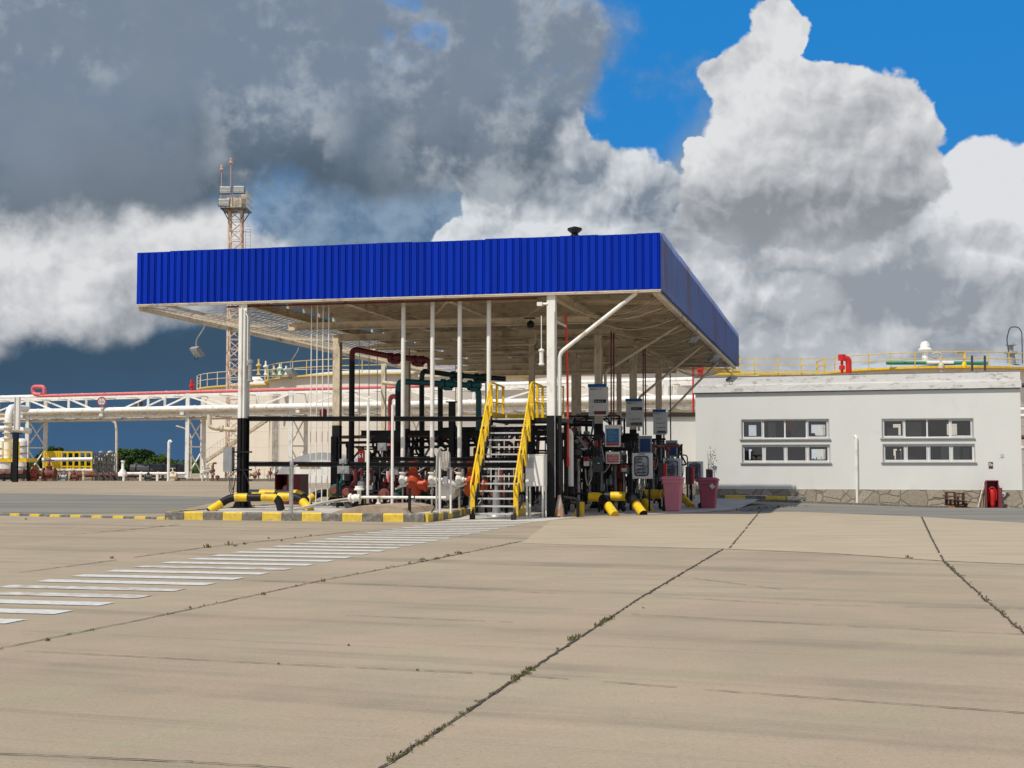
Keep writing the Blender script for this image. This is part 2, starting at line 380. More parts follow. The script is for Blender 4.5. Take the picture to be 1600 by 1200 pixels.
def text_mb(s,size,org,align='LEFT',mirror=False):
    """flat lettering standing in the x-z plane, facing -y, with 3 mm of thickness"""
    cu=bpy.data.curves.new('t','FONT'); cu.body=s; cu.size=size; cu.align_x=align; cu.extrude=.002; cu.resolution_u=2
    o=bpy.data.objects.new('t',cu); col.objects.link(o); dg=bpy.context.evaluated_depsgraph_get(); dg.update()
    me=bpy.data.meshes.new_from_object(o.evaluated_get(dg)); mb=MB(); org=Vector(org)
    for v in me.vertices: mb.v.append(Vector((v.co.x,-v.co.z,v.co.y))+org)
    for p in me.polygons: mb.face(list(p.vertices))
    bpy.data.objects.remove(o); bpy.data.curves.remove(cu); bpy.data.meshes.remove(me); return mb
def merge(a,b):
    n=len(a.v); a.v+=b.v
    for f in b.f: a.face([i+n for i in f])
    return a
# ================================================================== GROUND
def ground_mat():
    m=bpy.data.materials.new('yard_concrete'); m.use_nodes=True; t=m.node_tree; b=t.nodes['Principled BSDF']; ln=t.links.new
    tc=t.nodes.new('ShaderNodeTexCoord')
    def noise(sc,det,rough,mapping=None,rot=0):
        n=t.nodes.new('ShaderNodeTexNoise'); n.inputs['Scale'].default_value=sc; n.inputs['Detail'].default_value=det; n.inputs['Roughness'].default_value=rough
        if mapping:
            r0=t.nodes.new('ShaderNodeMapping'); r0.inputs['Rotation'].default_value=(0,0,rot); ln(tc.outputs['Object'],r0.inputs[0])
            mp=t.nodes.new('ShaderNodeMapping'); mp.inputs['Scale'].default_value=mapping; ln(r0.outputs[0],mp.inputs[0]); ln(mp.outputs[0],n.inputs['Vector'])
        else: ln(tc.outputs['Object'],n.inputs['Vector'])
        return n.outputs[0]
    def mr(x,a,b_,c_,d):
        n=t.nodes.new('ShaderNodeMapRange'); n.interpolation_type='SMOOTHSTEP'; ln(x,n.inputs[0])
        for i,q in enumerate((a,b_,c_,d)): n.inputs[i+1].default_value=q
        return n.outputs[0]
    def mul(x,y):
        n=t.nodes.new('ShaderNodeMath'); n.operation='MULTIPLY'; ln(x,n.inputs[0]); ln(y,n.inputs[1]); return n.outputs[0]
    def mixc(f,a,b_):
        n=t.nodes.new('ShaderNodeMix'); n.data_type='RGBA'; ln(f,n.inputs[0])
        for i,x in ((6,a),(7,b_)):
            if isinstance(x,tuple): n.inputs[i].default_value=(*x,1)
            else: ln(x,n.inputs[i])
        return n.outputs[2]
    big=noise(.16,5,.6); medn=noise(1.3,6,.6); fin=noise(26,5,.7); grit=noise(90,3,.7)
    c1=mixc(mr(big,.35,.65,0,1),(.305,.247,.177),(.360,.298,.213))
    c1=mixc(mr(medn,.4,.75,0,.55),c1,(.27,.225,.162))
    # tyre-dark bands that run across the slabs, and thin scuffs (real soiling of the surface)
    bands=mr(noise(1,5,.6,(.035,.75,1),R_(21)),.50,.66,0,.55)
    c1=mixc(bands,c1,(.18,.152,.115))
    thin=mr(noise(1,6,.65,(.10,4.2,1),R_(19)),.56,.74,0,.5); c1=mixc(thin,c1,(.175,.145,.11))
    thin2=mr(noise(1,6,.65,(.22,9,1),R_(12)),.55,.75,0,.35); c1=mixc(thin2,c1,(.40,.335,.25))
    gr=mr(fin,.3,.7,.93,1.07); g2=mr(grit,.3,.7,.90,1.10); k=mul(gr,g2)
    vm=t.nodes.new('ShaderNodeVectorMath'); vm.operation='SCALE'; ln(c1,vm.inputs[0]); ln(k,vm.inputs['Scale'])
    hue=mr(noise(.55,4,.6),.45,.62,0,.35); c1=mixc(hue,c1,(.40,.29,.215)); hue2=mr(noise(.8,4,.6,(1.3,.8,1),1.0),.52,.66,0,.35); c1=mixc(hue2,c1,(.31,.285,.185))
    vm.inputs[0].default_value=(1,1,1); ln(c1,vm.inputs[0])
    grains=mr(noise(55,2,.5),.66,.72,0,.55); 
    spots=mr(noise(7,4,.7),.70,.76,0,.6); c2=mixc(spots,vm.outputs[0],(.13,.105,.08)); c2=mixc(grains,c2,(.50,.42,.32)); pits=mr(noise(38,2,.5,(1,1,1),.7),.68,.73,0,.7); c2=mixc(pits,c2,(.10,.08,.06))
    ln(c2,b.inputs['Base Color']); b.inputs['Roughness'].default_value=.92; b.inputs['Specular IOR Level'].default_value=.18
    bp=t.nodes.new('ShaderNodeBump'); bp.inputs['Strength'].default_value=.35; bp.inputs['Distance'].default_value=.01; ln(fin,bp.inputs['Height']); ln(bp.outputs[0],b.inputs['Normal'])
    return m
YARD=ground_mat()
PALECON=mat('pale_smooth_concrete',(.39,.322,.230),.9,var=.07,scale=1.2,bump=.15,spec=.15,dirt=(.29,.245,.18),dirt_amt=.3,dirt_scale=.9,stretch=(.4,1.6,1))
SLABC=mat('pale_slab_concrete',(.50,.47,.42),.9,var=.08,scale=1.2,spec=.15,dirt=(.22,.2,.18),dirt_amt=.4,dirt_scale=.7)
ASPH=mat('old_grey_asphalt',(.165,.16,.14),.92,var=.14,scale=2.0,bump=.3,spec=.15,dirt=(.23,.215,.18),dirt_amt=.7,dirt_scale=.35,stretch=(.25,1.6,1))
JOINT=mat('dark_joint',(.07,.055,.04),.95,var=.35,scale=18)
PAINTL=None
def grid_sheet(xs,ys,off=0):
    mb=MB(); n=len(xs)
    for y in ys:
        for x in xs: mb.v.append(Vector((x,y,gz(x,y)+off)))
    for j in range(len(ys)-1):
        for i in range(n-1): a=j*n+i; mb.face([a,a+1,a+n+1,a+n])
    return mb
def fr(a,b,n): return [a+(b-a)*i/n for i in range(n+1)]
xs=[-1500,-600,-200]+fr(-120,-2,10)+fr(0,70,35)+[100,200,600,1500]
ys=[-60,-10]+fr(0,44,6)+fr(46,80,34)+[90,110,150,250,500,1200,2600]
struct('ground',grid_sheet(xs,ys),YARD,smooth=True)
def strip(A,B_,n=10,off=.004,sub=1):
    """sheet between two polylines of equal length, following the ground"""
    mb=MB(); 
    def dens(P):
        Q=[]
        for i in range(len(P)-1):
            for k in range(n): Q.append(Vector(P[i]).lerp(Vector(P[i+1]),k/n))
        Q.append(Vector(P[-1])); return Q
    a=dens(A); b=dens(B_); rows=[]
    for k in range(sub+1):
        row=[]
        for p,q in zip(a,b):
            r=p.lerp(q,k/sub); r=Vector((r.x,r.y,gz(r.x,r.y)+off)); row.append(len(mb.v)); mb.v.append(r)
        rows.append(row)
    for k in range(sub):
        for i in range(len(a)-1): mb.face([rows[k][i],rows[k][i+1],rows[k+1][i+1],rows[k+1][i]])
    return mb
# pale newer slabs beyond the diagonal joint
A=[G(815,849),G(1130,858),G(1300,865),G(1475,877),G(1640,884)]
B_=[L2W((-2.9,-2.0,0)),G(1160,799),G(1242,799),G(1440,807),G(1660,820)]
struct('concrete_slab',strip(A,B_,12,.004,14),PALECON)
# grey asphalt lane left, and lane in front of the white building
A=[G(-260,806),G(60,803),G(256,802)]
B_=[G(-260,770),G(60,771),G(372,777)]
mb=strip(A,B_,10,.004,6)
struct('asphalt_lane',mb,ASPH)
def road2():
    A=[G(1160,800),G(1242,799.5),G(1440,807.5),G(1660,820.5)]
    B_=[L2W((-1.5,37.6,0)),L2W((5,37.6,0)),L2W((15,37.6,0)),L2W((26,37.6,0))]
    return strip(A,B_,14,.008,18)
struct('asphalt_road',road2(),ASPH)
# canopy slab
mb=MB(); 
for p in [(-12.5,-.7),(-6.4,-.7),(-6.2,-2.9),(-3.0,-2.9),(-2.6,.9),(-1.3,2.7),(.6,5.2),(1.6,9),(1.6,31),(-12.5,31)]:
    q=L2W((p[0],p[1],.006)); mb.v.append(q)
mb.face(list(range(len(mb.v)))); struct('canopy_slab',mb,SLABC)
# joints
def joint(mb,pts,w0,w1,seed,jit=.02,off=.009,dash=0):
    rnd=random.Random(seed); P=[Vector(p) for p in pts]; tot=sum((P[i+1]-P[i]).length for i in range(len(P)-1)); done=0
    for i in range(len(P)-1):
        d=P[i+1]-P[i]; L=d.length; d.normalize(); nrm=Vector((-d.y,d.x,0)); k=max(1,int(L/(.07 if dash and w1<.02 else .12))); prev=None; gap=0
        for j in range(k+1):
            s_=j/k; w=(w0+(w1-w0)*((done+L*s_)/tot))*(.45+rnd.random()*1.1)/2; o=(rnd.random()-.5)*jit
            c_=P[i]+d*L*s_+nrm*o; z=gz(c_.x,c_.y)+off; a=c_+nrm*w; b=c_-nrm*w
            cur=(len(mb.v),len(mb.v)+1); mb.v+= [Vector((a.x,a.y,z)),Vector((b.x,b.y,z))]
            if dash and rnd.random()<dash*.14: gap=rnd.randint(1,6)
            gap-=1
            if prev and gap<=0: mb.face([prev[0],prev[1],cur[1],cur[0]])
            prev=cur
        done+=L
mb=MB()
joint(mb,[G(560,1225),G(800,1066),G(1000,935),G(1130,858)],.016,.034,1)
joint(mb,[G(1140,857),G(1195,790)],.03,.05,2,dash=.2)
joint(mb,[G(-40,1022),G(240,965),G(500,908),G(650,880),G(815,846)],.014,.032,3)
joint(mb,[G(1640,1020),G(1600,990),G(1540,938),G(1475,878)],.018,.032,4,jit=.03)
joint(mb,[G(1475,878),G(1455,840),G(1440,808)],.03,.05,5,dash=.1)
joint(mb,[G(846,854),G(1130,858),G(1300,865),G(1475,877),G(1640,884)],.02,.03,6)
joint(mb,[G(40,1018),G(427,1038),G(807,1056),G(1240,1089),G(1640,1118)],.012,.014,7,dash=.25)
joint(mb,[G(-20,1178),G(300,1192),G(500,1205)],.012,.012,8,dash=.1)
joint(mb,[G(410,908),G(620,915),G(870,928)],.014,.014,9,dash=.35)
joint(mb,[G(30,895),G(148,880),G(318,856),G(440,843),G(560,830),G(700,824)],.02,.05,10,dash=.15)
joint(mb,[G(100,836),G(190,829),G(280,820)],.03,.06,11,dash=.3)
joint(mb,[G(540,962),G(800,973)],.012,.012,12,dash=.4)
joint(mb,[G(985,960),G(1300,978),G(1600,992)],.012,.014,13,dash=.4)
joint(mb,[G(1020,932),G(1240,945),G(1600,952)],.012,.014,14,dash=.3)
joint(mb,[G(840,897),G(1050,900),G(1250,925)],.012,.014,15,dash=.5)
joint(mb,[G(1160,799),G(1200,795),G(1250,787)],.05,.12,16,jit=.15,dash=.1)
struct('expansion_joints',mb,JOINT)
# crosswalk stripes
def paint():
    m=mat('worn_white_road_paint',(.56,.56,.54),.8,var=.08,scale=8,dirt=(.36,.30,.22),dirt_amt=.42,dirt_scale=14,stretch=(.5,1,1)); return m
PAINTL=paint()
PAINTW=mat('very_worn_white_paint',(.55,.55,.53),.8,var=.06,scale=8,dirt=(.35,.29,.215),dirt_amt=.66,dirt_scale=9,stretch=(.5,1,1))
mb=MB(); rnd=random.Random(3)
for i in range(-2,29):
    y=-26.45+i*.895; mb.use(PAINTW if i in (1,2,6,13,17) else PAINTL); n=16
    for k in range(n):
        x0=-5.62+(2.5)*k/n; x1=-5.62+2.5*(k+1)/n
        if k==0: ya0=yb0=None
        e=[.012*rnd.random() for _ in range(4)]
        if k==0: l0,l1=y-.0+e[0],y+.40-e[1]
        r0,r1=y+e[2],y+.40-e[3]
        mb.quad(L2W((x0,l0,.0075)),L2W((x1,r0,.0075)),L2W((x1,r1,.0075)),L2W((x0,l1,.0075))); l0,l1=r0,r1
struct('crosswalk_marking',mb,None)
# kerbs (painted blocks)
def kerb_run(mb,p0,p1,h,w,blk,seed,first=0):
    rnd=random.Random(seed); p0=Vector(p0); p1=Vector(p1); d=p1-p0; L=d.length; d.normalize(); nr=Vector((-d.y,d.x,0)); n=max(1,round(L/blk)); 
    for i in range(n):
        a=p0+d*(L*i/n+.006); b=p0+d*(L*(i+1)/n-.006); mb.use(KERBY if (i+first)%2 else KERBG)
        hh=h*(.96+.06*rnd.random()); k=len(mb.v)
        for q in (a,b):
            for (o,z) in ((0,0),(0,hh*.86),(.035,hh),(w,hh),(w,0)): mb.v.append(Vector((q.x+nr.x*o,q.y+nr.y*o,z)))
        mb.face([k+j for j in range(5)][::-1]); mb.face([k+5+j for j in range(5)])
        for j in range(5): j2=(j+1)%5; mb.face([k+j,k+j2,k+5+j2,k+5+j])
mb=MB()
kerb_run(mb,L2W((-13.85,-4.12,0)),L2W((-6.05,-4.12,0)),.235,.15,.60,1)
kerb_run(mb,L2W((-5.96,-4.06,0)),L2W((-5.96,-1.0,0)),.235,.15,.50,2,1)
kerb_run(mb,L2W((-5.96,-1.0,0)),L2W((-6.3,1.2,0)),.235,.15,.50,5)
kerb_run(mb,L2W((-13.9,8,0)),L2W((-13.9,-4.0,0)),.235,.15,.60,3)
o=struct('island_kerb',mb,None,smooth=False)
mb=MB(); kerb_run(mb,G(-60,804),G(262,812),.07,.15,.42,4); struct('low_kerb',mb,None)
mb=MB(); kerb_run(mb,Vector((8.6,61.5,-.3)),Vector((13.0,61.0,-.3)),.15,.15,.9,6)
for v in mb.v: v.z+=gz(v.x,v.y)+.28
struct('far_kerb',mb,None)
# island top
mb=MB()
pts=[(-13.76,-3.98),(-6.1,-3.98),(-6.1,-1.0),(-6.4,1.2),(-6.6,30),(-13.76,30)]
mb.prism([(L2W((a,b,0)).x,L2W((a,b,0)).y) for a,b in pts],'Z',-.05,.205)
struct('island_top',mb,SLABC)
# weeds
def weed_mat(): return mat('weed_green',(.10,.105,.035),.9,var=.4,scale=30,dirt=(.16,.11,.05),dirt_amt=.5,dirt_scale=12)
WEED=weed_mat()
mb=MB(); rnd=random.Random(11)
def tuft(p,s,n=14):
    for i in range(n):
        a=rnd.random()*6.28; r=rnd.random()*s*.9; c_=Vector((p.x+math.cos(a)*r,p.y+math.sin(a)*r,gz(p.x,p.y)+.006)); h=s*(.25+rnd.random()*.75); a2=rnd.random()*6.28
        w=Vector((math.cos(a2),math.sin(a2),0))*s*.16; lean=Vector((rnd.uniform(-1,1),rnd.uniform(-1,1),0))*s*.5
        mb.quad(c_-w,c_+w,c_+lean+Vector((0,0,h))+w*.4,c_+lean*.8+Vector((0,0,h*.96))-w*.4)
def along(pts,n,s,spread=.03):
    P=[G(*q) for q in pts]
    for i in range(n):
        k=rnd.randrange(len(P)-1); q=P[k].lerp(P[k+1],rnd.random()); q.x+=rnd.gauss(0,spread); q.y+=rnd.gauss(0,spread); tuft(q,s*(.4+rnd.random()),8)
along([(600,1198),(700,1133)],60,.018,.012); along([(700,1133),(850,1035)],45,.018,.012); along([(800,1066),(830,1045)],30,.026,.015); along([(890,1003),(905,995)],14,.03,.012); along([(930,980),(960,965)],26,.035,.015); along([(860,1025),(1130,858)],40,.018,.012)
along([(0,1017),(500,908),(810,847)],50,.022,.015); along([(640,882),(720,866)],16,.04)
along([(1600,990),(1475,878)],90,.022,.02); along([(1165,798),(1250,787)],40,.07,.2)
for (u,v,s) in ((325,856,.13),(358,852,.16),(368,854,.08),(382,851,.09),(175,873,.07),(73,1002,.06),(412,930,.07),(505,909,.08),(435,1039,.03),(652,1049,.03),(715,865,.09),(700,869,.07),(660,875,.08),(1418,872,.08),(1424,873,.06),(1005,951,.03),(32,804,.1),(40,812,.08),(440,846,.08),(462,841,.07),(486,838,.07),(420,842,.06),(545,1010,.03)):
    tuft(G(u,v),s*.6,18)
tag(mb.build('weeds',WEED,smooth=False),kind='stuff')
# ================================================================== CANOPY
can=T('canopy','big flat steel canopy with deep royal blue ribbed fascia on cream columns','canopy',(-CW/2,0,0))
def ribbed(mb,length,z0,z1,place,pitch=.232,depth=.034,seed=1):
    """place(s,d) -> (x,y): s along, d outwards"""
    rnd=random.Random(seed); s=0; prof=[]; n=int(length/pitch); pitch=length/n
    sheet=0; dz=0
    for i in range(n):
        if i%5==0: dz=rnd.uniform(-.012,.012)
        b=i*pitch
        for (q,d) in ((0,0),(pitch*.60,0),(pitch*.68,-depth),(pitch*.74,-depth),(pitch*.80,0),(pitch*.84,0),(pitch*.90,-depth*.8),(pitch*.94,-depth*.8),(pitch*.985,0)):
            prof.append((b+q,d,dz))
    prof.append((length,0,dz))
    base=len(mb.v)
    for (q,d,e) in prof:
        x,y=place(q,d)
        mb.v+=[Vector((x,y,z0+e*.6)),Vector((x,y,z1+e))]
    for i in range(len(prof)-1): a=base+2*i; mb.face([a,a+2,a+3,a+1])
def solid(mb,length,place,z0,z1,inner=.10):
    x0,y0=place(0,-inner); x1,y1=place(length,-inner)
mb=MB(); ribbed(mb,CW,ZB,ZT,lambda s,d:(-CW+s,-d)); mb.box(-CW+.02,-.02,.045,.06,ZB,ZT-.02)
mb.use(BLUE); mb.m=[0]*len(mb.f); mb.use(GALV)
for k in range(37): x_=-CW+.1+k*.464; mb.box(x_,x_+.028,-.012,-.004,ZB+.012,ZB+.04)
can.part('front_fascia',mb)
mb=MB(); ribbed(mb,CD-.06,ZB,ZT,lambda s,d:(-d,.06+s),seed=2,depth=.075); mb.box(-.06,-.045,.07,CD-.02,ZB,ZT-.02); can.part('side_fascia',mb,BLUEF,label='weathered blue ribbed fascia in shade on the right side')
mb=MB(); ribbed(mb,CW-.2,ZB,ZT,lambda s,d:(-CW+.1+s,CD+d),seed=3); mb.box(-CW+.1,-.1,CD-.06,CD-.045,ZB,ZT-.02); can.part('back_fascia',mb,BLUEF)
# trim
mb=MB(); mb.box(-CW,.01,-.012,-.003,ZB-.012,ZB+.02); mb.box(-CW,.0,.0,.16,ZB-.05,ZB-.012); can.part('front_gutter',mb,CREAM)
RT=7.25
# corrugated roof deck (right of the left column row only)
mb=MB(); rnd=random.Random(5)
xL=-13.6; n=int(CD/.25)
for i in range(n):
    y=.1+i*.25
    for (ya,yb,za,zb) in ((y,y+.08,RT,RT),(y+.08,y+.125,RT,RT+.05),(y+.125,y+.205,RT+.05,RT+.05),(y+.205,y+.25,RT+.05,RT)):
        mb.quad((xL,ya,za),(-.08,ya,za),(-.08,yb,zb),(xL,yb,zb))
can.part('roof_deck',mb,ROOFM)
mb=MB(); mb.box(xL,-.07,.08,CD-.08,RT+.06,RT+.10); can.part('roof_cover',mb,CREAM)
# beams
for b in (.45,4.35,8.7,13.05,17.4,21.75,26.1,30.0):
    zz=6.39 if b>1 else 6.98; mb=MB(); mb.ibeam((-CW+.1 if b<1 or b>29 else -13.6,b,zz),(-.15 if b<1 else -2.9,b,zz),.16,.26); can.part('cross_beam',mb,CREAM)
for x in (-3.346,-6.7,-10.05,-13.394):
    mb=MB(); mb.ibeam((x,.3,6.80),(x,CD-.2,6.80),.18,.28); can.part('long_beam',mb,CREAM)
for k in range(22):
    b=1.2+k*1.5; mb=MB(); mb.bar((-13.6,b,7.10),(-.2,b,7.10),.08,.16); can.part('purlin',mb,CREAM)
for k,(x0,x1) in enumerate(((-3.3,-.1),)):
    for b in fr(.8,CD-1,11):
        mb=MB(); mb.bar((x0,b,6.95),(x1,b+.02,ZB+.02),.06,.10); can.part('outrigger',mb,CREAM)
mb=MB(); mb.bar((-.16,.1,ZB-.06),(-.16,CD-.1,ZB-.06),.16,.14); can.part('edge_beam',mb,CREAM)
mb=MB(); mb.bar((-CW+.1,.1,ZB-.08),(-CW+.1,CD-.1,ZB-.08),.16,.20)
for b in fr(1,CD-1,16): mb.bar((-CW+.1,b,ZB-.08),(-CW+.35,b+.5,ZB+.06),.04,.04)
can.part('edge_beam',mb,CREAM)
mb=MB(); mb.bar((-CW+.9,.1,ZB+.0),(-CW+.9,CD-.1,ZB+.0),.06,.10)
can.part('edge_rail',mb,CREAM)
# diagonal wind bracing under the deck
for (x0,b0,x1,b1) in ((-3.3,.4,-6.7,8.7),(-6.7,.4,-10,8.7),(-10,8.7,-6.7,17.4),(-3.3,17.4,-6.7,8.7),(-.2,4.3,-3.3,8.7),(-.2,13,-3.3,17.4),(-.2,21.7,-3.3,26)):
    mb=MB(); mb.bar((x0,b0,6.66),(x1,b1,6.66),.06,.05); can.part('wind_brace',mb,CREAM)
# red sprinkler line under the front fascia
mb=MB(); mb.tube([(-14,.20,ZB-.12),(-3.8,.20,ZB-.12)],.028,6); can.part('sprinkler_pipe',mb,MAROON)
# white ceiling pipes hanging (lighting conduits, vents)
for (pts,r) in (([(-9.5,13,6.1),(-4.2,13,6.1),(-4.2,13,5.2),(-5.6,13,5.2)],.07),([(-12.5,8.2,5.95),(-5.6,8.2,5.95),(-5.6,8.2,6.3)],.05),([(-8.6,10,6.4),(-8.6,10,5.6),(-7.9,10,5.6),(-7.9,10,6.4)],.02)):
    mb=MB(); mb.tube(pts,r,8,.15); can.part('ceiling_pipe',mb,CREAM)
# nets
def net(x0,x1,y0,y1,z0,sag,cell=.30,r=.0075,seed=1):
    mb=MB(); rnd=random.Random(seed); nx=int((x1-x0)/cell); ny=int((y1-y0)/cell)
    def z(x,y):
        a=(x-x0)/(x1-x0); return z0-sag*math.sin(math.pi*max(0,min(1,a)))*(.55+.45*abs(math.sin(y*.55+seed)))
    def P(i,j):
        x=x0+(x1-x0)*i/nx; y=y0+(y1-y0)*j/ny; h=math.sin(i*12.9+j*78.2+seed)*.03; return Vector((x+h,y+h,z(x,y)))
    def seg(a,b):
        d=(b-a).normalized(); s1=d.cross(Vector((0,0,1))).normalized()*r; s2=Vector((0,0,r)); k=len(mb.v)
        for p in (a,b): mb.v+= [p-s1-s2*.6,p+s1-s2*.6,p+s2]
        for q in range(3): q2=(q+1)%3; mb.face([k+q,k+q2,k+3+q2,k+3+q])
    for i in range(nx+1):
        for j in range(ny+1):
            if (i+j)%2: continue
            for (di,dj) in ((1,1),(-1,1)):
                if 0<=i+di<=nx and j+dj<=ny: seg(P(i,j),P(i+di,j+dj))
    return mb
can.part('bird_net',net(-3.25,-.22,.35,CD-.6,ZB-.16,.55,.30,.006),NETM)
can.part('bird_net',net(-13.3,-3.4,.35,4.1,ZB-.12,.10,.30,.005,2),NETM)
can.part('bird_net',net(-CW+.15,-13.5,.35,CD-.6,ZB-.05,.22,.20,.0055,3),NETM)
# net tie cords drooping under the right overhang
mb=MB(); rnd=random.Random(9)
for k in range(9):
    b=1+k*3.4; p=[]
    for i in range(13):
        a=i/12; p.append((-3.25+3.0*a,b+rnd.uniform(-.05,.05)+a*1.2,ZB-.20-.42*math.sin(math.pi*a)-.1*a))
    mb=MB(); mb.tube(p,.014,4); can.part('net_cord',mb,NETM)
# roof vent
ventp=CB(898,362,3.0); vx=ventp.x
mb=MB(); vz=CB(898,354,3.0).z-.36; mb.lathe((vx,3.0,RT+.1),[(.10,0),(.10,vz-RT-.1-.002)],12); mb.lathe((vx,3.0,vz),[(.10,0),(.16,.05),(.10,.12),(.24,.24),(.24,.30),(.05,.36)],12)
solo('roof_vent',mb,BLACK,'small black mushroom vent sticking up above the blue canopy fascia','roof vent',(vx,3.0,RT+.1))
# columns ------------------------------------------------------------
ZS=3.06
def column(x,b,label,w=.26,both=True,top=6.26):
    t=T('column',label,'column',(x,b,0),group='cream and black canopy columns')
    base=.205 if x<-12 else .006
    mb=MB(); mb.ibeam((x,b,ZS),(x,b,top),w,w*1.0,.028,up=(0,1,0)); t.part('shaft',mb,WHITE if b<1 else CREAM)
    mb=MB(); mb.ibeam((x,b,base),(x,b,ZS-.002),w+.012,w+.012,.034,up=(0,1,0)); t.part('black_base',mb,BLACK)
    mb=MB(); mb.box(x-.3,x+.3,b-.3,b+.3,base,base+.03)
    for s in (-1,1): mb.prism([(x+s*.13,base+.03),(x+s*.34,base+.03),(x+s*.13,base+.42)],'Y',b-.012,b+.012)
    t.part('base_plate',mb,BLACK); return t
ordn=['first','second','third','fourth']
for i,b in enumerate((.22,8.7,17.4,26.1)):
    side='right row under the canopy, %s from the front'%ordn[i]
    tR=column(-3.346,b,'steel column cream above and black below, '+side,top=ZB-.02 if i==0 else 6.25)
    if i==0:
        tR.o['label']='white and black front column with a drainpipe, right of the white cabinet'
        p0=CB(870,800,.12); px=-3.346+.24
        mb=MB(); mb.tube([(px,.2,ZS),(px,.2,4.95),(px+2.35,.2,6.72)],.062,12,.18); tR.part('drainpipe',mb,WHITE)
        mb=MB(); mb.tube([(px,.2,.5),(px,.2,ZS-.003)],.064,12); tR.part('drainpipe',mb,BLACK)
        mb=MB(); mb.lathe((px,.2-.06,.01),[(.17,0),(.15,.12),(.05,.62),(.05,.66)],10); tR.part('pipe_shoe',mb,mat('rust_stained_shoe',(.48,.42,.36),.8,dirt=(.36,.16,.07),dirt_amt=.6,dirt_scale=3))
        mb=MB(); mb.tube([(px-.11,.02,.6),(px-.11,.02,6.2)],.014,6); tR.part('conduit',mb,GALV)
    else:
        z0=4.95-(i-1)*.55
        mb=MB(); mb.tube([(-3.1,b,z0-1.4),(-3.1,b,z0),(-.35,b+.1,ZB-.12)],.055,10,.15); tR.part('drainpipe',mb,CREAM)
for i,b in enumerate((.22,8.7,17.4,26.1)):
    tL=column(-13.394,b,'steel column cream above and black below, left row under the canopy, %s from the front'%ordn[i],w=.28,top=ZB-.02 if i==0 else 6.25)
    if i==0:
        tL.o['label']='white and black front left column with conduits and a grey junction box'
        x=-13.394
        mb=MB(); mb.tube([(x+.09,.04,ZS),(x+.09,.04,6.5)],.03,8); mb.tube([(x-.02,.04,ZS),(x-.02,.04,6.6)],.022,8); tL.part('conduit',mb,WHITE); mb=MB(); mb.tube([(x+.09,.04,.3),(x+.09,.04,ZS-.003)],.03,8); mb.tube([(x-.02,.04,.3),(x-.02,.04,ZS-.003)],.022,8); tL.part('conduit',mb,BLACK)
        mb=MB(); mb.tube([(x+.19,.05,4.75),(x+.19,.05,6.3),(x+.05,.05,6.5)],.02,8,.1); tL.part('conduit',mb,WHITE)
        mb=MB(); mb.lathe((x+.30,.02,4.2),[(.05,0),(.11,.02),(.11,.06),(.07,.08),(.07,.58),(.10,.60),(.10,.68),(.04,.72)],12); tL.part('siren',mb,GALV)
        a=CB(351,700,0); c_=CB(363,737,0)
        mb=MB(); mb.box(a.x,c_.x+.02,-.1,.12,c_.z,a.z+.03); tL.part('junction_box',mb,GREY)
        mb=MB()
        for s in range(3): mb.tube([(x-.3+.05*s,-.05,1.35),(x-.32+.05*s,-.12,.8+.05*s),(x-.2,-.1,.55+.1*s),(x-.1,-.1,1.2)],.012,5,.1)
        mb.tube([(x+.14,-.1,1.4),(x+.42,-.2,1.0),(x+.40,-.25,.6),(x+.55,-.3,.25)],.014,5,.2); tL.part('cable',mb,RUBBER)
        for z in (1.98,1.42):
            mb=MB(); mb.bar((x-.42,.0,z),(x+.40,.0,z),.05,.05); tL.part('bracket',mb,BLACK)
# inner posts
for k,(u,v,b) in enumerate(((600,555,20.5),(636,555,13.0),(762,560,22.0),(831,515,9.5),(897,545,14.0),(967,560,21.0),(904,560,19))):
    p=CB(u,v,b); t=T('column',['slim cream post behind the front pipes, left of the maroon arm end','cream post right behind the leftmost tall white pipe','grey post left of the yellow stair top','cream post seen over the stair platform','cream post behind the red drop pipe','brown shaded post right of the first numbered board','rear cream post behind the first numbered board'][k],'column',(p.x,b,0),group='cream and black canopy columns')
    mb=MB(); mb.ibeam((p.x,b,ZS if k!=3 else 3.0),(p.x,b,6.28),.2,.2,.025,up=(0,1,0)); t.part('shaft',mb,CREAM)
    mb=MB(); mb.ibeam((p.x,b,.1),(p.x,b,ZS-.01),.21,.21,.028,up=(0,1,0)); t.part('black_base',mb,BLACK)
# ================================================================== RACK FRAME between front columns
xa=-13.394+.16; xs_=CB(748,652,.2).x; xc=-3.346-.15
fr_=T('pipe_support_frame','black steel frame of two horizontal beams between the front columns','steel frame',((xa+xc)/2,.25,0))
mb=MB(); mb.ibeam((xa,.25,3.04),(xs_+.25,.25,2.98),.12,.15,.03); fr_.part('upper_beam',mb,BLACK)
mb=MB(); mb.ibeam((xa,.25,1.60),(xc,.25,1.56),.14,.16,.03); fr_.part('lower_beam',mb,BLACK)
x5=CB(583,718,.5).x
mb=MB(); mb.ibeam((x5,.5,1.76),(xc,.5,1.72),.14,.14,.03); fr_.part('rear_beam',mb,BLACK)
mb=MB(); mb.ibeam((xa+2.4,4.2,2.66),(-3.6,4.2,2.62),.16,.18,.03); fr_.part('middle_beam',mb,BLACK)
for (x,b) in ((-9.6,4.2),(-7.1,4.2),(-4.9,4.2),(-11.8,4.2)):
    mb=MB(); mb.ibeam((x,b,.2),(x,b,2.55),.2,.2,.03,up=(0,1,0)); fr_.part('post',mb,BLACK)
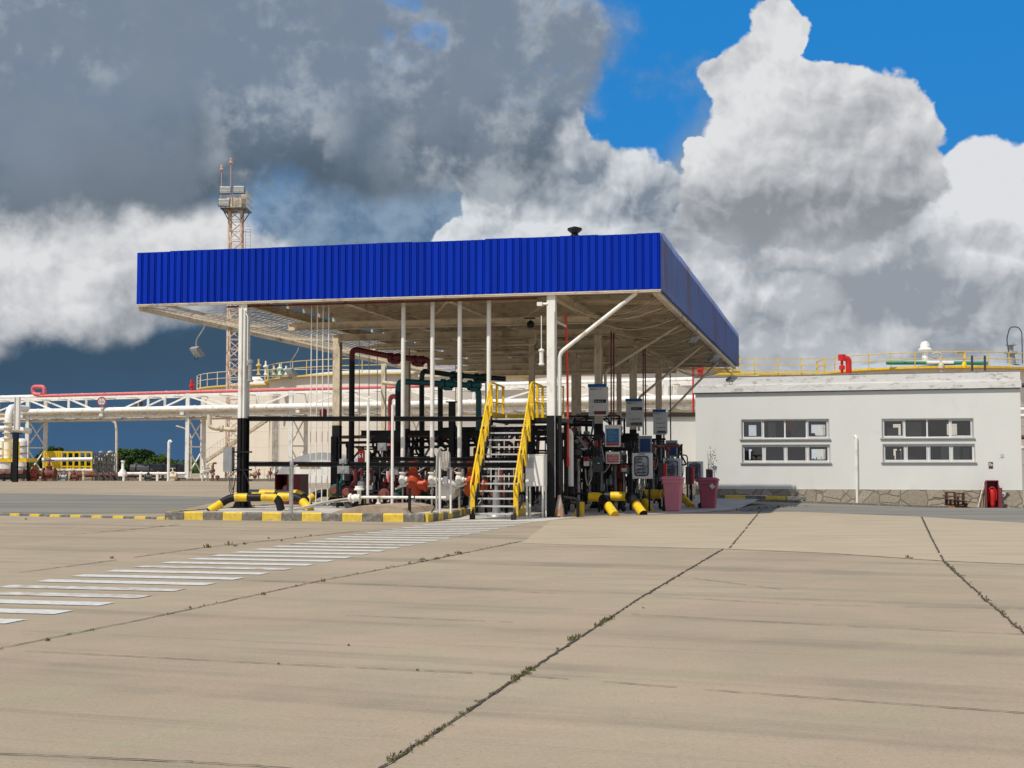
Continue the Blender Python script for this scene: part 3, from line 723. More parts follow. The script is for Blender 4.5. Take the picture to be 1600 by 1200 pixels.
# white tall pipes down to valves and meters
def valve(t,x,y,z,s=1,m=None):
    m=m or WHITE
    mb=MB(); mb.lathe((x,y,z-.22*s),[(.14*s,0),(.14*s,.04*s),(.085*s,.05*s),(.12*s,.16*s),(.12*s,.28*s),(.085*s,.38*s),(.14*s,.40*s),(.14*s,.44*s)],14)
    mb.lathe((x+.10*s,y,z),[(.09*s,0),(.09*s,.05*s),(.05*s,.07*s),(.05*s,.22*s),(.07*s,.24*s)],10,'X')
    t.part('valve',mb,m)
pl=['leftmost tall white riser pipe behind the beams','second tall white riser pipe from the left','third tall white riser pipe left of the stairs','tall white riser pipe right behind the stair handrail']
for k,(u,vt) in enumerate(((630.5,466),(676,466),(718.5,466),(764,466))):
    p=CB(u,vt,.75); x=p.x
    t=T('riser_pipe',pl[k]+', valve at its foot','pipe',(x,.75,0),group='tall white riser pipes')
    mb=MB(); mb.tube([(x,.75,1.62),(x,.75,6.70)],.068,12); t.part('pipe',mb,WHITE)
    mb=MB(); mb.tube([(x,.75,1.30),(x,.75,1.615)],.055,10); t.part('pipe_stub',mb,GALV)
    if k<3:
        valve(t,x,.75,1.12,1.05)
        mb=MB(); mb.tube([(x,.75,.2),(x,.75,.88)],.03,8); t.part('foot',mb,GALV)
# thin white hanging rods at the left
for k,u in enumerate((487,496,505,514)):
    p=CB(u,475,.6); mb=MB(); mb.tube([(p.x,.6,.3),(p.x,.6,6.7)],.017,6)
    solo('hanging_rod',mb,WHITE,['leftmost','second from the left','third from the left','rightmost'][k]+' of the four thin white rods hanging from the canopy','rod',(p.x,.6,.3),group='thin white rods')
for k,u in enumerate((562,577,590,712,722)):
    p=CB(u,520,7.0); mb=MB(); mb.tube([(p.x,7.0,1.6),(p.x,7.0,6.3)],.016,6)
    solo('hanging_rod',mb,GALV,'thin grey rod hanging behind the white risers under the canopy','rod',(p.x,7.0,1.6),group='thin grey rods')
# orange meters
def meter(x,y,label):
    t=T('flow_meter',label,'flow meter',(x,y,.2),group='orange flow meters')
    mb=MB(); mb.lathe((x,y,.62),[(.15,0),(.23,.06),(.24,.50),(.20,.62),(.12,.72)],16)
    mb.lathe((x,y,1.30),[(.13,0),(.13,.35),(.16,.36),(.16,.40)],14); t.part('housing',mb,ORANGE)
    mb=MB(); mb.lathe((x+.15,y,.95),[(.17,0),(.17,.22),(.22,.23),(.22,.28),(.12,.36)],14,'X'); t.part('side_port',mb,ORANGE)
    mb=MB(); mb.lathe((x,y,.215),[(.16,0),(.10,.05),(.09,.36),(.13,.40)],12); t.part('pedestal',mb,GALV)
    mb=MB(); mb.tube([(x-.1,y-.2,1.0),(x-.5,y-.3,.82)],.035,6); t.part('lever',mb,CREAM)
p=CB(646,740,.9); meter(p.x,.9,'bright orange flow meter between the first and second white risers')
p=CB(737,740,.9); meter(p.x,.9,'bright orange flow meter just left of the yellow stairs')
# white filter drum
p=CB(701,765,1.4); t=T('filter_drum','round white filter drum on short legs behind the hose post','filter',(p.x,1.4,.2))
mb=MB(); mb.lathe((p.x,1.1,.78),[(.12,-.08),(.30,-.02),(.34,.05),(.34,.75),(.28,.85)],20,'Y'); t.part('drum',mb,WHITE)
mb=MB(); mb.lathe((p.x,1.5,1.12),[(.08,0),(.08,.28),(.14,.30),(.14,.34)],12); t.part('neck',mb,GALV)
for s in (-1,1): mb=MB(); mb.box(p.x+s*.22-.03,p.x+s*.22+.03,1.4,1.46,.2,.55); t.part('leg',mb,BLACK)
# small valves and pumps under the beam, left part
def pump(x,y,m,label,ang=0,s=1):
    t=T('pump',label,'pump',(x,y,.2),group='pumps and filters under the lower beam')
    mb=MB(); mb.lathe((x,y,.62*s+.1),[(.10*s,-.32*s),(.20*s,-.28*s),(.20*s,.18*s),(.12*s,.26*s)],14,'Y'); t.part('casing',mb,m)
    mb=MB(); mb.tube([(x,y-.1,.75*s),(x+.22*s,y-.15,1.05*s),(x+.22*s,y-.15,1.45)],.07*s,10,.1); t.part('outlet_pipe',mb,m)
    mb=MB(); mb.lathe((x-.0,y-.42*s,.62*s+.1),[(.11*s,0),(.13*s,.03),(.13*s,.07),(.1*s,.08)],14,'Y'); t.part('flange',mb,BROWNP)
    mb=MB(); mb.box(x-.12,x+.12,y-.2,y+.2,.205,.36*s); t.part('plinth',mb,DGREY); return t
p=CB(548,760,.9); pump(p.x,.9,MAROON,'maroon pump with upright outlet right of the second black column')
p=CB(604,765,.8); pump(p.x,.8,BROWNP,'brown flanged pump just behind the taller white pole',s=.9)
p=CB(618,760,.9); pump(p.x+.05,.9,TEAL,'teal green elbow valve right behind the two white poles',s=.8)
rnd=random.Random(21)
mm_=[MAROON,BLACK,BROWNP,DGREY,GALV,TEAL]
for k,u in enumerate((560,585,665,690,716,528,660,755,775,792,545,630)):
    b=1.8+(k%4)*.7; p=CB(u,760,b); pump(p.x,b,mm_[k%6],'%s pump, number %s counted from the left among those behind the white risers'%(['maroon','black','rusty brown','dark grey','galvanised','teal'][k%6],['three','five','eight','nine','ten','one','seven','eleven','twelve','thirteen','two','six'][k]),s=.75+.35*rnd.random())
# maroon open cabinet with the pink item, further left-behind
p0=CB(433,742,4.0); p1=CB(472,742,4.0); zt=p0.z
t=T('steel_bin_shelter','maroon open steel box left of the black column with a pink drum inside','steel box',((p0.x+p1.x)/2,4.1,.2))
mb=MB(); mb.box(p0.x,p0.x+.03,3.8,4.6,.2,zt); mb.box(p1.x-.03,p1.x,3.8,4.6,.2,zt); mb.box(p0.x+.03,p1.x-.03,4.57,4.6,.2,zt); mb.box(p0.x,p1.x,3.8,4.6,zt+.001,zt+.025); mb.box(p0.x+.45,p1.x-.03,3.80,3.83,.2,zt-.01)
t.part('casing',mb,MAROON)
mb=MB(); mb.lathe((p0.x+.28,4.2,.2),[(.17,0),(.17,.50),(.13,.62),(.05,.68)],16); solo('pink_drum',mb,PINKB,'faded pink drum with round top standing inside the maroon box','drum',(p0.x+.28,4.2,.2))
# galvanised post on kerb
p=CB(456,730,-3.5); mb=MB(); mb.tube([(p.x,-3.5,.2),(p.x,-3.5,1.55)],.05,12); mb.tube([(p.x-.05,-3.5,.2),(p.x-.05,-3.57,1.5)],.015,6); mb.tube([(p.x,-3.5,1.5),(p.x+.18,-3.5,1.58)],.02,6)
t=T('conduit_post','short galvanised conduit post standing on the grey kerb block, left of the ramp','post',(p.x,-3.5,.2)); t.part('tube',mb,GALV)
mb=MB(); mb.lathe((p.x,-3.5,1.55),[(.06,0),(.06,.1),(.02,.2)],10); t.part('cap',mb,GALV)
# ramp lump
mb=MB(); a=CB(520,795,-3.3); b_=CB(642,795,-3.3)
xr0,xr1=a.x,b_.x
mb.prism([(xr0,.2),(xr0+.35,.30),(xr0+.9,.42),(xr1-.55,.44),(xr1-.15,.36),(xr1,.2)],'Y',-3.6,-.6)
for v in mb.v: v[:]=L2W(v)
struct('concrete_ramp',mb,mat('tan_rough_concrete',(.36,.28,.21),.95,var=.2,scale=5,bump=.4,spec=.1))
# white poles
for k,(u,vt) in enumerate(((575.5,625),(613.5,630))):
    p=CB(u,vt,-1.6); x=p.x; t=T('white_pole',['taller left','right'][k]+' of the two slim white poles standing on the tan ramp','pole',(x,-1.6,.42),group='slim white poles on the ramp')
    mb=MB(); mb.tube([(x,-1.6,.43),(x,-1.6,p.z-.05)],.042,10); t.part('pole',mb,WHITE)
    mb=MB(); mb.tube([(x,-1.6,p.z-.06),(x,-1.6,p.z+.10),(x+.08,-1.6,p.z+.06)],.022,8,.04); t.part('cap',mb,WHITE)
# white pipes on the ramp
p0=CB(560,784,-1.9); p1=CB(697,784,-1.9)
t=T('ground_pipe','low horizontal white pipe with a flanged valve on the tan ramp','pipe',(p0.x,-1.9,.42))
mb=MB(); mb.tube([(p0.x,-1.9,.62),(p1.x,-1.9,.62)],.042,10); t.part('pipe',mb,WHITE)
mb=MB(); mb.lathe((p0.x-.3,-1.9,.60),[(.10,0),(.13,.03),(.13,.08),(.08,.10),(.12,.2),(.08,.3),(.13,.32),(.13,.36)],12,'X'); mb.lathe((p0.x+.02,-1.9,.68),[(.06,0),(.06,.14),(.15,.15),(.15,.19),(.12,.2),(.12,.27)],14); t.part('valve',mb,WHITE)
mb=MB(); mb.lathe((p0.x+.62,-1.9,.43),[(.09,0),(.04,.05),(.04,.15)],10); t.part('foot',mb,WHITE)
mb=MB(); mb.tube([(p0.x-.3,-1.9,.58),(p0.x-.9,-2.1,.50),(p0.x-1.5,-2.3,.33),(p0.x-2.1,-2.4,.24)],.03,8,.3); mb.tube([(p0.x-.3,-1.95,.50),(p0.x-1.0,-2.0,.46),(p0.x-1.6,-2.1,.27),(p0.x-1.9,-2.2,.24)],.02,8,.3); t.part('hose',mb,ROPE)
# black bollard with kink
p=CB(640,790,-3.2); mb=MB(); mb.bar((p.x,-3.2,.2),(p.x,-3.2,.92),.07,.07); mb.tube([(p.x,-3.2,.62),(p.x+.14,-3.2,.62),(p.x+.14,-3.2,.74)],.02,6); solo('black_bollard',mb,BLACK,'thin black steel bollard on the island kerb between ramp and hose post','bollard',(p.x,-3.2,.2))
# hose post
p=CB(687,700,-3.0); x=p.x
t=T('hose_post','white post with a coiled beige hose hanging at its top, left of the stairs','hose post',(x,-3.0,.2))
mb=MB(); mb.tube([(x,-3.0,.205),(x,-3.0,2.0)],.045,10); t.part('post',mb,WHITE)
mb=MB()
for k in range(9):
    a=k*.7; xx=x+.10+.045*(k%5)
    mb.tube([(xx,-3.08+.02*(k%3),1.95-.03*(k%2)),(xx+.02,-3.14,1.72),(xx-.01,-3.12,1.48-.03*(k%4)),(xx+.03,-3.05,1.50),(xx+.02,-3.02,1.9)],.022,6,.08)
mb.tube([(x-.06,-3.08,.3),(x-.07,-3.08,1.2),(x-.05,-3.08,1.9),(x+.05,-3.08,2.08),(x+.15,-3.08,2.0)],.028,8,.1)
t.part('hose_coil',mb,ROPE)
mb=MB(); mb.box(x+.14,x+.26,-3.1,-3.0,1.02,1.25); t.part('nozzle_box',mb,GREY)
mb=MB(); mb.tube([(x+.30,-2.9,.205),(x+.30,-2.9,1.45)],.03,8); t.part('rail_post',mb,WHITE)
mb=MB(); mb.tube([(x-.08,-3.0,.5),(x-.14,-3.05,.36),(x-.22,-3.08,.22)],.02,6); t.part('ground_cable',mb,RUBBER)
# ================================================================== STAIRS
xl,xr=-5.22,-4.0; y0,y1=-2.0,.25; H=3.02; NT=14
st=T('access_stairs','steep steel stairs with yellow handrails, black stringers and grey grating treads','stairs',((xl+xr)/2,y0,0))
def sp_(t): return y0+(y1-y0)*t
for s,x in ((-1,xl),(1,xr)):
    mb=MB(); mb.bar((x,y0-.08,.02),(x,y1,H-.02),.05,.24,up=(0,-1,.6)); mb.box(x-.05,x+.05,y0-.22,y0+.06,0.006,.16); st.part('stringer',mb,BLACK)
for i in range(NT):
    t_=(i+.75)/NT; y=sp_(t_); z=H*t_; mb=MB(); mb.box(xl+.03,xr-.03,y-.11,y+.11,z-.022,z+.022)
    st.part('tread',mb,ALU)
rail_h=.95
for s,x in ((-1,xl-.03),(1,xr+.03)):
    hr=MB()
    hr.tube([(x,y0+.10,.72),(x,y0-.12,.80),(x,y0-.16,1.02),(x,y0+.02,1.22),(x,y1-.1,H+rail_h+.10),(x+.02,y1+.15,H+rail_h+.12),(x+.02,y1+1.6,H+rail_h+.06)],.030,8,.12)
    st.part('handrail',hr,YEL)
    mr_=MB(); mr_.tube([(x,y0+.10,.72),(x,y1-.05,H+.42)],.02,8); mr_.tube([(x,y1,H+.48),(x,y1+1.6,H+.48)],.02,8); st.part('middle_rail',mr_,YEL)
    for i,t_ in enumerate((0.03,.27,.52,.76,.98)):
        y=sp_(t_); z=H*t_
        mb=MB(); top=z+rail_h+(.12 if i else -.05)
        mb.box(x-.065,x+.065,y-.035,y-.005,z-.02 if i else .12,top); mb.box(x+.045*s-.01,x+.045*s+.02,y-.004,y+.07,z-.02 if i else .12,top-.01)
        st.part('baluster',mb,YEL)
    for y in (y1+.75,y1+1.55):
        mb=MB(); mb.box(x-.04,x+.04,y-.02,y+.02,H,H+rail_h+.08); st.part('baluster',mb,YEL)
mb=MB(); mb.box(xl-.1,xr+.9,y1,y1+2.1,H-.14,H-.02); st.part('platform',mb,BLACK)
mb=MB(); mb.box(xl-.02,xl+.01,y1+.1,y1+1.7,H-.0,H+.16); mb.box(xl,xr+.5,y1+1.95,y1+1.98,H,H+.16); st.part('toe_board',mb,YEL)
mb=MB()
for i in range(9):
    z=H+.25+i*.085; mb.bar((xr-.45,y1+1.9,z),(xr+.62,y1+1.9,z),.012,.018)
for i in range(12):
    x=xr-.45+i*.097; mb.bar((x,y1+1.915,H+.2),(x,y1+1.915,H+1.0),.012,.018)
mb.box(xr-.48,xr+.65,y1+1.88,y1+1.94,H+1.0,H+1.05); mb.box(xr-.48,xr-.43,y1+1.88,y1+1.94,H,H+1.0); mb.box(xr+.60,xr+.65,y1+1.88,y1+1.94,H,H+1.0)
st.part('mesh_gate',mb,PALEY)
for (x,y) in ((xl,y1+1.9),(xr+.7,y1+1.9)):
    mb=MB(); mb.box(x-.05,x+.05,y-.05,y+.05,.01,H-.15); st.part('platform_post',mb,BLACK)
# grey cone base behind the stair
p=CB(772,790,.0); mb=MB(); mb.lathe((p.x,.3,.01),[(.30,0),(.27,.05),(.13,.08),(.11,.75),(.06,.8),(.06,1.0)],16); mb.lathe((p.x,.3,1.0),[(.10,0),(.10,.1),(.05,.12),(.05,.5)],10)
solo('hydrant_stand',mb,GREY,'grey flared pipe stand seen through the stair treads','pipe stand',(p.x,.3,.01))
# white cabinet
a=CB(821,711,-.55); b2=CB(848,760,-.55)
t=T('white_cabinet','white metal cabinet on four legs with a faded round notice, right of the stairs','cabinet',((a.x+b2.x)/2,-.4,0))
x0,x1=a.x,b2.x+.03; zt=a.z; zb=b2.z
mb=MB(); mb.box(x0,x1,-.55,-.05,zb,zt); mb.box(x0-.012,x1+.012,-.562,-.04,zt+.001,zt+.02); t.part('box',mb,WHITE)
mb=MB(); mb.box(x0+.02,x1-.02,-.565,-.552,zb+.02,zt-.02); t.part('door',mb,WHITE)
for (x,y) in ((x0+.04,-.53),(x1-.035,-.53),(x0+.04,-.09),(x1-.035,-.09)):
    mb=MB(); mb.box(x-.025,x+.025,y-.025,y+.025,.01,zb-.001); t.part('leg',mb,WHITE)
mb=MB(); mb.use(mat('faded_print',(.52,.54,.56),.6,var=.1)); mb.box(x0+.05,x0+.28,-.5675,-.5655,zt-.40,zt-.06)
mb.use(mat('faded_ring',(.36,.38,.41),.6,var=.1))
for k in range(24):
    a0=k*math.pi/12; a1=(k+1)*math.pi/12; cx_,cz_=x0+.165,zt-.17
    mb.quad(*[(cx_+r*math.cos(q),-.5685,cz_+r*math.sin(q)) for (r,q) in ((.07,a0),(.085,a0),(.085,a1),(.07,a1))])
mb.box(x0+.12,x0+.145,-.5695,-.568,zt-.21,zt-.13); mb.box(x0+.155,x0+.21,-.5695,-.568,zt-.21,zt-.19); mb.box(x0+.185,x0+.21,-.5695,-.568,zt-.19,zt-.13)
for k in range(3): mb.box(x0+.08,x0+.25,-.5695,-.568,zt-.29-k*.035,zt-.275-k*.035)
t.part('faded_notice',mb)
# black low frame pipe barrier right of column
t=T('tube_barrier','low black tubular frame right of the white and black front column','pipe frame',(-2.9,.3,0))
pa=CB(873,776,0.3); pb=CB(903,779,0.3)
mb=MB(); mb.tube([(pa.x,.3,pa.z),(pb.x,.3,pb.z-.02),(pb.x,.3,.01)],.05,10,.12); t.part('upper_tube',mb,BLACK)
mb=MB(); mb.tube([(pa.x,.6,.45),(pb.x-.1,.6,.42)],.04,10); t.part('lower_tube',mb,BLACK)
# ================================================================== STRIPED BUMPERS
def bumper(pts,label,r=.13,seg=.55,first=0,feet=()):
    o=(pts[0][0],pts[0][1],0)
    t=T('crash_bumper',label,'crash barrier',o,group='yellow and black tubular crash barriers')
    mb=MB(); mats=[YEL,BLACK] if first==0 else [BLACK,YEL]; mb.use(mats[0]); foot=pts[::-1] if pts[-1][2]<pts[1][2]-.1 and pts[0][2]>.4 else pts
    mb.tube(foot,r,14,.22,segmats=mats,seglen=seg); t.part('tube',mb)
    for (x,y) in feet:
        mb=MB(); mb.bar((x,y,.01),(x,y,pts[1][2]-r*.5),.10,.10); t.part('foot',mb,BLACK)
    return t
# left end of island
a=GL(310,800,.2); bumper([(a.x,-2.7,.2),(a.x+.45,-2.2,.60),(a.x+1.9,-2.0,.60),(a.x+2.0,-2.0,.22)],'striped tubular barrier bending down at the foot of the front left column',.12,.42)
a=CB(372,790,-1.0); e=CB(470,790,-1.0); bumper([(a.x,-1.2,.60),(e.x,-1.2,.60),(e.x+.55,-1.6,.22)],'striped tubular barrier low behind the galvanised conduit post, ending in a yellow tip',.13,.45,feet=())
a=CB(385,780,2.4); e=CB(470,780,2.4); bumper([(a.x,2.4,.62),(e.x,2.4,.62),(e.x+.5,1.9,.22)],'striped tubular barrier in front of the maroon open box',.13,.55,1)
a=CB(480,783,3.4); e=CB(560,783,3.4); bumper([(a.x,2.9,.22),(a.x+.4,3.4,.62),(e.x,3.4,.62),(e.x+.4,3.4,.25)],'striped tubular barrier beside the second black column of the left row',.13,.5)
# right
a=CB(919,781,2.4); bumper([(a.x,2.5,.56),(a.x+.42,2.5,.56),(a.x+.95,1.75,.02)],'front striped barrier elbow with a bright yellow foot, nearest to the open yard',.145,.50)
a=CB(937,783,3.6); e=CB(981,778,3.6); bumper([(a.x,3.6,.56),(e.x-.25,3.6,.56),(e.x+.10,3.5,.56),(e.x+.62,2.7,.02)],'long striped barrier whose yellow foot stands second from the left',.145,.56,0,feet=((a.x+.2,3.6),(e.x-.5,3.6)))
a=CB(985,775,6.6); bumper([(a.x+1.0,6.9,.55),(a.x+.30,6.9,.56),(a.x+.75,5.9,.02)],'shaded striped barrier below the first display cabinet',.15,.60,0)
a=CB(1002,775,8.2); bumper([(a.x,8.2,.56),(a.x+.7,8.2,.56),(a.x+1.45,8.2,.56)],'shaded striped barrier running behind the nearer pink bin',.14,.75,0)
a=CB(1066,775,11.0); bumper([(a.x-2,11.0,.52),(a.x-.15,11.0,.52),(a.x+.45,10.2,.02)],'striped barrier foot between the two pink bins',.13,.7,0)
a=CB(890,790,1.4); mb=MB(); mb.prism([(a.x+.1,.01),(a.x+.38,.01),(a.x+.38,.42),(a.x+.30,.42)],'Y',1.4,1.9); solo('yellow_wedge',mb,YEL,'yellow wedge guard plate low behind the black tubular frame','guard plate',(a.x,1.4,.01))
a=CB(812,790,.8); mb=MB(); mb.prism([(a.x-.1,.01),(a.x+.22,.01),(a.x+.22,.42),(a.x+.12,.42)],'Y',.8,1.2); solo('yellow_wedge',mb,PALEY,'small yellow wedge guard plate beside the right stair foot','guard plate',(a.x,.8,.01))
# ================================================================== LOADING BAY EQUIPMENT (right)
RSEED=random.Random(77)
def skid(x0,x1,y,zt,seed,label,n=12):
    """pipework skid: black posts and rails with risers, valves, gauges, hoses"""
    r=random.Random(seed); w=x1-x0
    t=T('loading_skid',label,'pipework',((x0+x1)/2,y,0),group='loading skids with meters and pipework')
    for (xx,yy) in ((x0,y),(x1,y),(x0,y+1.2),(x1,y+1.2),((x0+x1)/2,y+.6)):
        mb=MB(); mb.bar((xx,yy,.01),(xx,yy,zt),.07,.07); t.part('post',mb,BLACK)
    for z in (zt,zt-.75,.62):
        mb=MB(); mb.bar((x0,y,z),(x1,y,z),.06,.06); mb.bar((x0,y+1.2,z-.07),(x1,y+1.2,z-.07),.06,.06); t.part('rail',mb,BLACK)
    cols=[BLACK,DGREY,MAROON,DGREY,GREY,BLACK,GREY,BROWNP,BLACK,GALV,BLACK,ORANGE]
    for i in range(n):
        xx=x0+w*(i+.5)/n; yy=y+.15+r.random()*.8; m=cols[r.randrange(len(cols))]; rr=.022+.038*r.random(); z1=zt*(.62+.4*r.random()); z0=.25
        mb=MB(); mb.tube([(xx,yy,z0),(xx,yy,z1),(xx+r.uniform(-.35,.35),yy,z1),(xx+r.uniform(-.35,.35),yy+.2,zt)],rr,8,.08); t.part('pipe',mb,m)
        zz=.6+r.random()*(zt-1.1); k=r.randrange(4); mb=MB()
        if k==0: mb.lathe((xx,yy-.05,zz),[(.10,0),(.13,.04),(.13,.10),(.09,.14),(.13,.3),(.10,.36)],12)
        elif k==1: mb.box(xx-.11,xx+.11,yy-.12,yy+.02,zz,zz+.24)
        elif k==2: mb.lathe((xx,yy-.18,zz),[(.03,0),(.11,.01),(.11,.06),(.03,.08)],16,'Y'); mb.tube([(xx,yy-.1,zz),(xx,yy,zz)],.02,6)
        else: mb.lathe((xx,yy-.05,zz),[(.06,0),(.15,.06),(.15,.24),(.05,.3),(.05,.4)],12)
        t.part(['valve','terminal_box','gauge','filter'][k],mb,cols[r.randrange(len(cols))])
        if i%2==0:
            mb=MB(); xb=xx+r.uniform(.1,.5); mb.tube([(xx,yy-.15,zz+.1),(xx+.05,yy-.25,zz-.35),((xx+xb)/2,yy-.3,zz-.55),(xb,yy-.25,zz-.25),(xb,yy-.1,zz+.2)],.014+.012*r.random(),6,.15); t.part('cable',mb,RUBBER if i%4 else ROPE)
    return t
def xr_(u,b): return CB(u,700,b).x
skid(xr_(878,4.5),xr_(936,4.5),4.5,2.55,1,'dark loading skid with tangled pipes right of the front column',14)
skid(xr_(940,6.4),xr_(985,6.4),6.4,2.35,2,'dark loading skid behind the red and white notice',13)
skid(xr_(985,9.5),xr_(1030,9.5),9.5,2.5,3,'dark loading skid behind the first display cabinet',11)
skid(xr_(1022,15),xr_(1060,15),15,2.4,4,'dark loading skid behind the second display cabinet',9)
skid(xr_(885,10),xr_(965,10),10.5,3.4,5,'tall pipework deep under the canopy behind the red drop pipe',14)
# more skids behind centre-left
skid(xr_(540,5),xr_(640,5),5.2,2.2,6,'pipework behind the two white poles, left half of the canopy',13)
skid(xr_(645,6),xr_(760,6),6.0,2.6,7,'pipework behind the white risers left of the stairs',16)
skid(xr_(528,1.3),xr_(632,1.3),1.3,1.5,11,'thin dark pipework directly under the lower beam, left half',16)
skid(xr_(645,1.6),xr_(745,1.6),1.6,1.6,12,'thin dark pipework directly under the lower beam, around the orange meters',15)
skid(xr_(770,5),xr_(860,5),5.0,2.8,8,'pipework seen behind the stair treads and white cabinet',14)
# elevated pipe racks (black horizontal members v 665-700)
def hpipe(u0,v0,u1,v1,b,r,m,label,name='header_pipe',cat='pipe',drops=()):
    a=CB(u0,v0,b); c_=CB(u1,v1,b); t=T(name,label,cat,(a.x,b,a.z),group='horizontal header pipes under the canopy')
    mb=MB(); mb.tube([tuple(a),tuple(c_)],r,10); t.part('pipe',mb,m)
    for d in drops:
        q=a.lerp(c_,d); mb=MB(); mb.tube([tuple(q),(q.x,q.y,q.z-.35),(q.x+.1,q.y,q.z-.5)],r*.8,8,.05); mb.lathe((q.x,q.y,q.z-.12),[(r*1.4,-.05),(r*1.7,0),(r*1.7,.05),(r*1.4,.1)],10); t.part('drop',mb,m)
hpipe(520,692,760,688,5.0,.05,BLACK,'thin black header pipe across the left half, lowest of three',drops=(.1,.3,.55,.8))
hpipe(535,683,780,680,5.4,.06,BROWNP,'brown black header pipe just below the middle beam',drops=(.2,.62))
hpipe(640,700,770,694,4.4,.05,BLACK,'short black header pipe left of the stairs',drops=(.4,.9))
hpipe(690,672,860,668,6.5,.09,BLACK,'thick black header pipe passing behind the stairs',drops=(.3,.7))
hpipe(840,686,900,684,5.2,.07,BLACK,'black header pipe behind the white cabinet',drops=(.3,))
hpipe(872,660,926,662,6.5,.11,BLACK,'thick black header beam left of the nearest numbered board')
hpipe(870,700,990,702,6.0,.06,BLACK,'black header pipe under the red notices',drops=(.2,.6))
hpipe(860,797-20,1000,775,5.4,.10,BLACK,'low black header pipe behind the striped barriers',drops=(.3,.8))
hpipe(969,688,998,688,12,.28,BLACK,'large black manifold between the two nearer blue posters')
hpipe(1000,697,1062,697,9.5,.06,BROWNP,'brown header pipe between the second and third posters',drops=(.3,.7))
hpipe(872,646,930,652,14,.08,GREY,'grey header pipe behind the red drop pipe')
# black triangular bracket & box beams
mb=MB(); a=CB(572,688,3.0); mb.prism([(a.x,a.z),(a.x+.75,a.z+.32),(a.x+1.35,a.z+.32),(a.x+1.35,a.z-.05),(a.x+.85,a.z-.05)],'Y',3.0,3.3); solo('black_hopper',mb,BLACK,'black sloping steel hopper plate between the two white poles','steel plate',(a.x,3.0,a.z-.05))
# grey terminal boxes left
for k,(u0,u1,v0,v1,b,lab) in enumerate(((527,545,728,740,.0,'grey junction box under the lower beam right of the second black column'),(590,603,692,704,1.2,'grey switch box between the two white poles'),(608,622,728,742,.6,'light grey box hanging under the beam behind the right white pole'),(530,541,717,725,.0,'grey dome lamp housing on top of the lower beam'))):
    a=CB(u0,v0,b); c_=CB(u1,v1,b); mb=MB(); mb.box(a.x,c_.x,b,b+.14,c_.z,a.z); mb.box(a.x+.03,c_.x-.03,b-.012,b-.002,c_.z+.03,a.z-.03); mb.lathe(((a.x+c_.x)/2,b-.03,(a.z+c_.z)/2),[(.05,0),(.07,.02)],12,'Y'); mb.box((a.x+c_.x)/2-.02,(a.x+c_.x)/2+.02,b+.03,b+.08,c_.z-.2,c_.z); solo('junction_box',mb,GREY,lab,'junction box',(a.x,b,c_.z))
# small red round device and hand wheel
p=CB(505,647,1.5); mb=MB(); mb.lathe((p.x,1.5,p.z-.1),[(.06,0),(.12,.05),(.12,.22),(.05,.28)],12); mb.box(p.x-.11,p.x+.11,1.4,1.6,p.z-.22,p.z-.11); solo('hanging_reel',mb,MAROON,'small maroon reel hanging on the thin rods above the upper black beam','reel',(p.x,1.5,p.z-.42))
# red number plate "61"
p=CB(560,712,1.2); q=CB(568,705,1.2)
t=T('number_plate','dark red plate with the pale number 61 standing on the lower beam','sign',(p.x,1.2,q.z-.2)); a=CB(559,704,1.2); c_=CB(569.5,716,1.2)
mb=MB(); mb.box(a.x,c_.x,1.2,1.24,c_.z-.12,a.z); t.part('plate',mb,SIGNM)
t.part('number',text_mb('61',.20,((a.x+c_.x)/2,1.195,c_.z+.02),'CENTER'),SIGNW)
# small red warning plates right
def plate(u0,u1,v0,v1,b,m,label,lines=(),tm=None,name='warning_sign',border=None,ts=.05,cat='sign',post=True,size=None):
    a=CB(u0,v0,b); c_=CB(u1,v1,b); t=T(name,label,cat,((a.x+c_.x)/2,b,c_.z))
    mb=MB()
    if border: mb.use(border); mb.box(a.x,c_.x,b,b+.03,c_.z,a.z); mb.use(m); bd=.035; mb.box(a.x+bd,c_.x-bd,b-.006,b-.002,c_.z+bd,a.z-bd*2.4)
    else: mb.box(a.x,c_.x,b,b+.03,c_.z,a.z)
    t.part('panel',mb,None if border else m)
    for (s,fx,fz,sz) in lines:
        t.part('lettering',text_mb(s,sz,(a.x+(c_.x-a.x)*fx,b-.010,c_.z+(a.z-c_.z)*fz)),tm or SIGNW)
    if post:
        mb=MB(); mb.bar(((a.x+c_.x)/2,b+.06,.01),((a.x+c_.x)/2,b+.06,a.z-.05),.05,.05); t.part('post',mb,BLACK)
    return t,a,c_
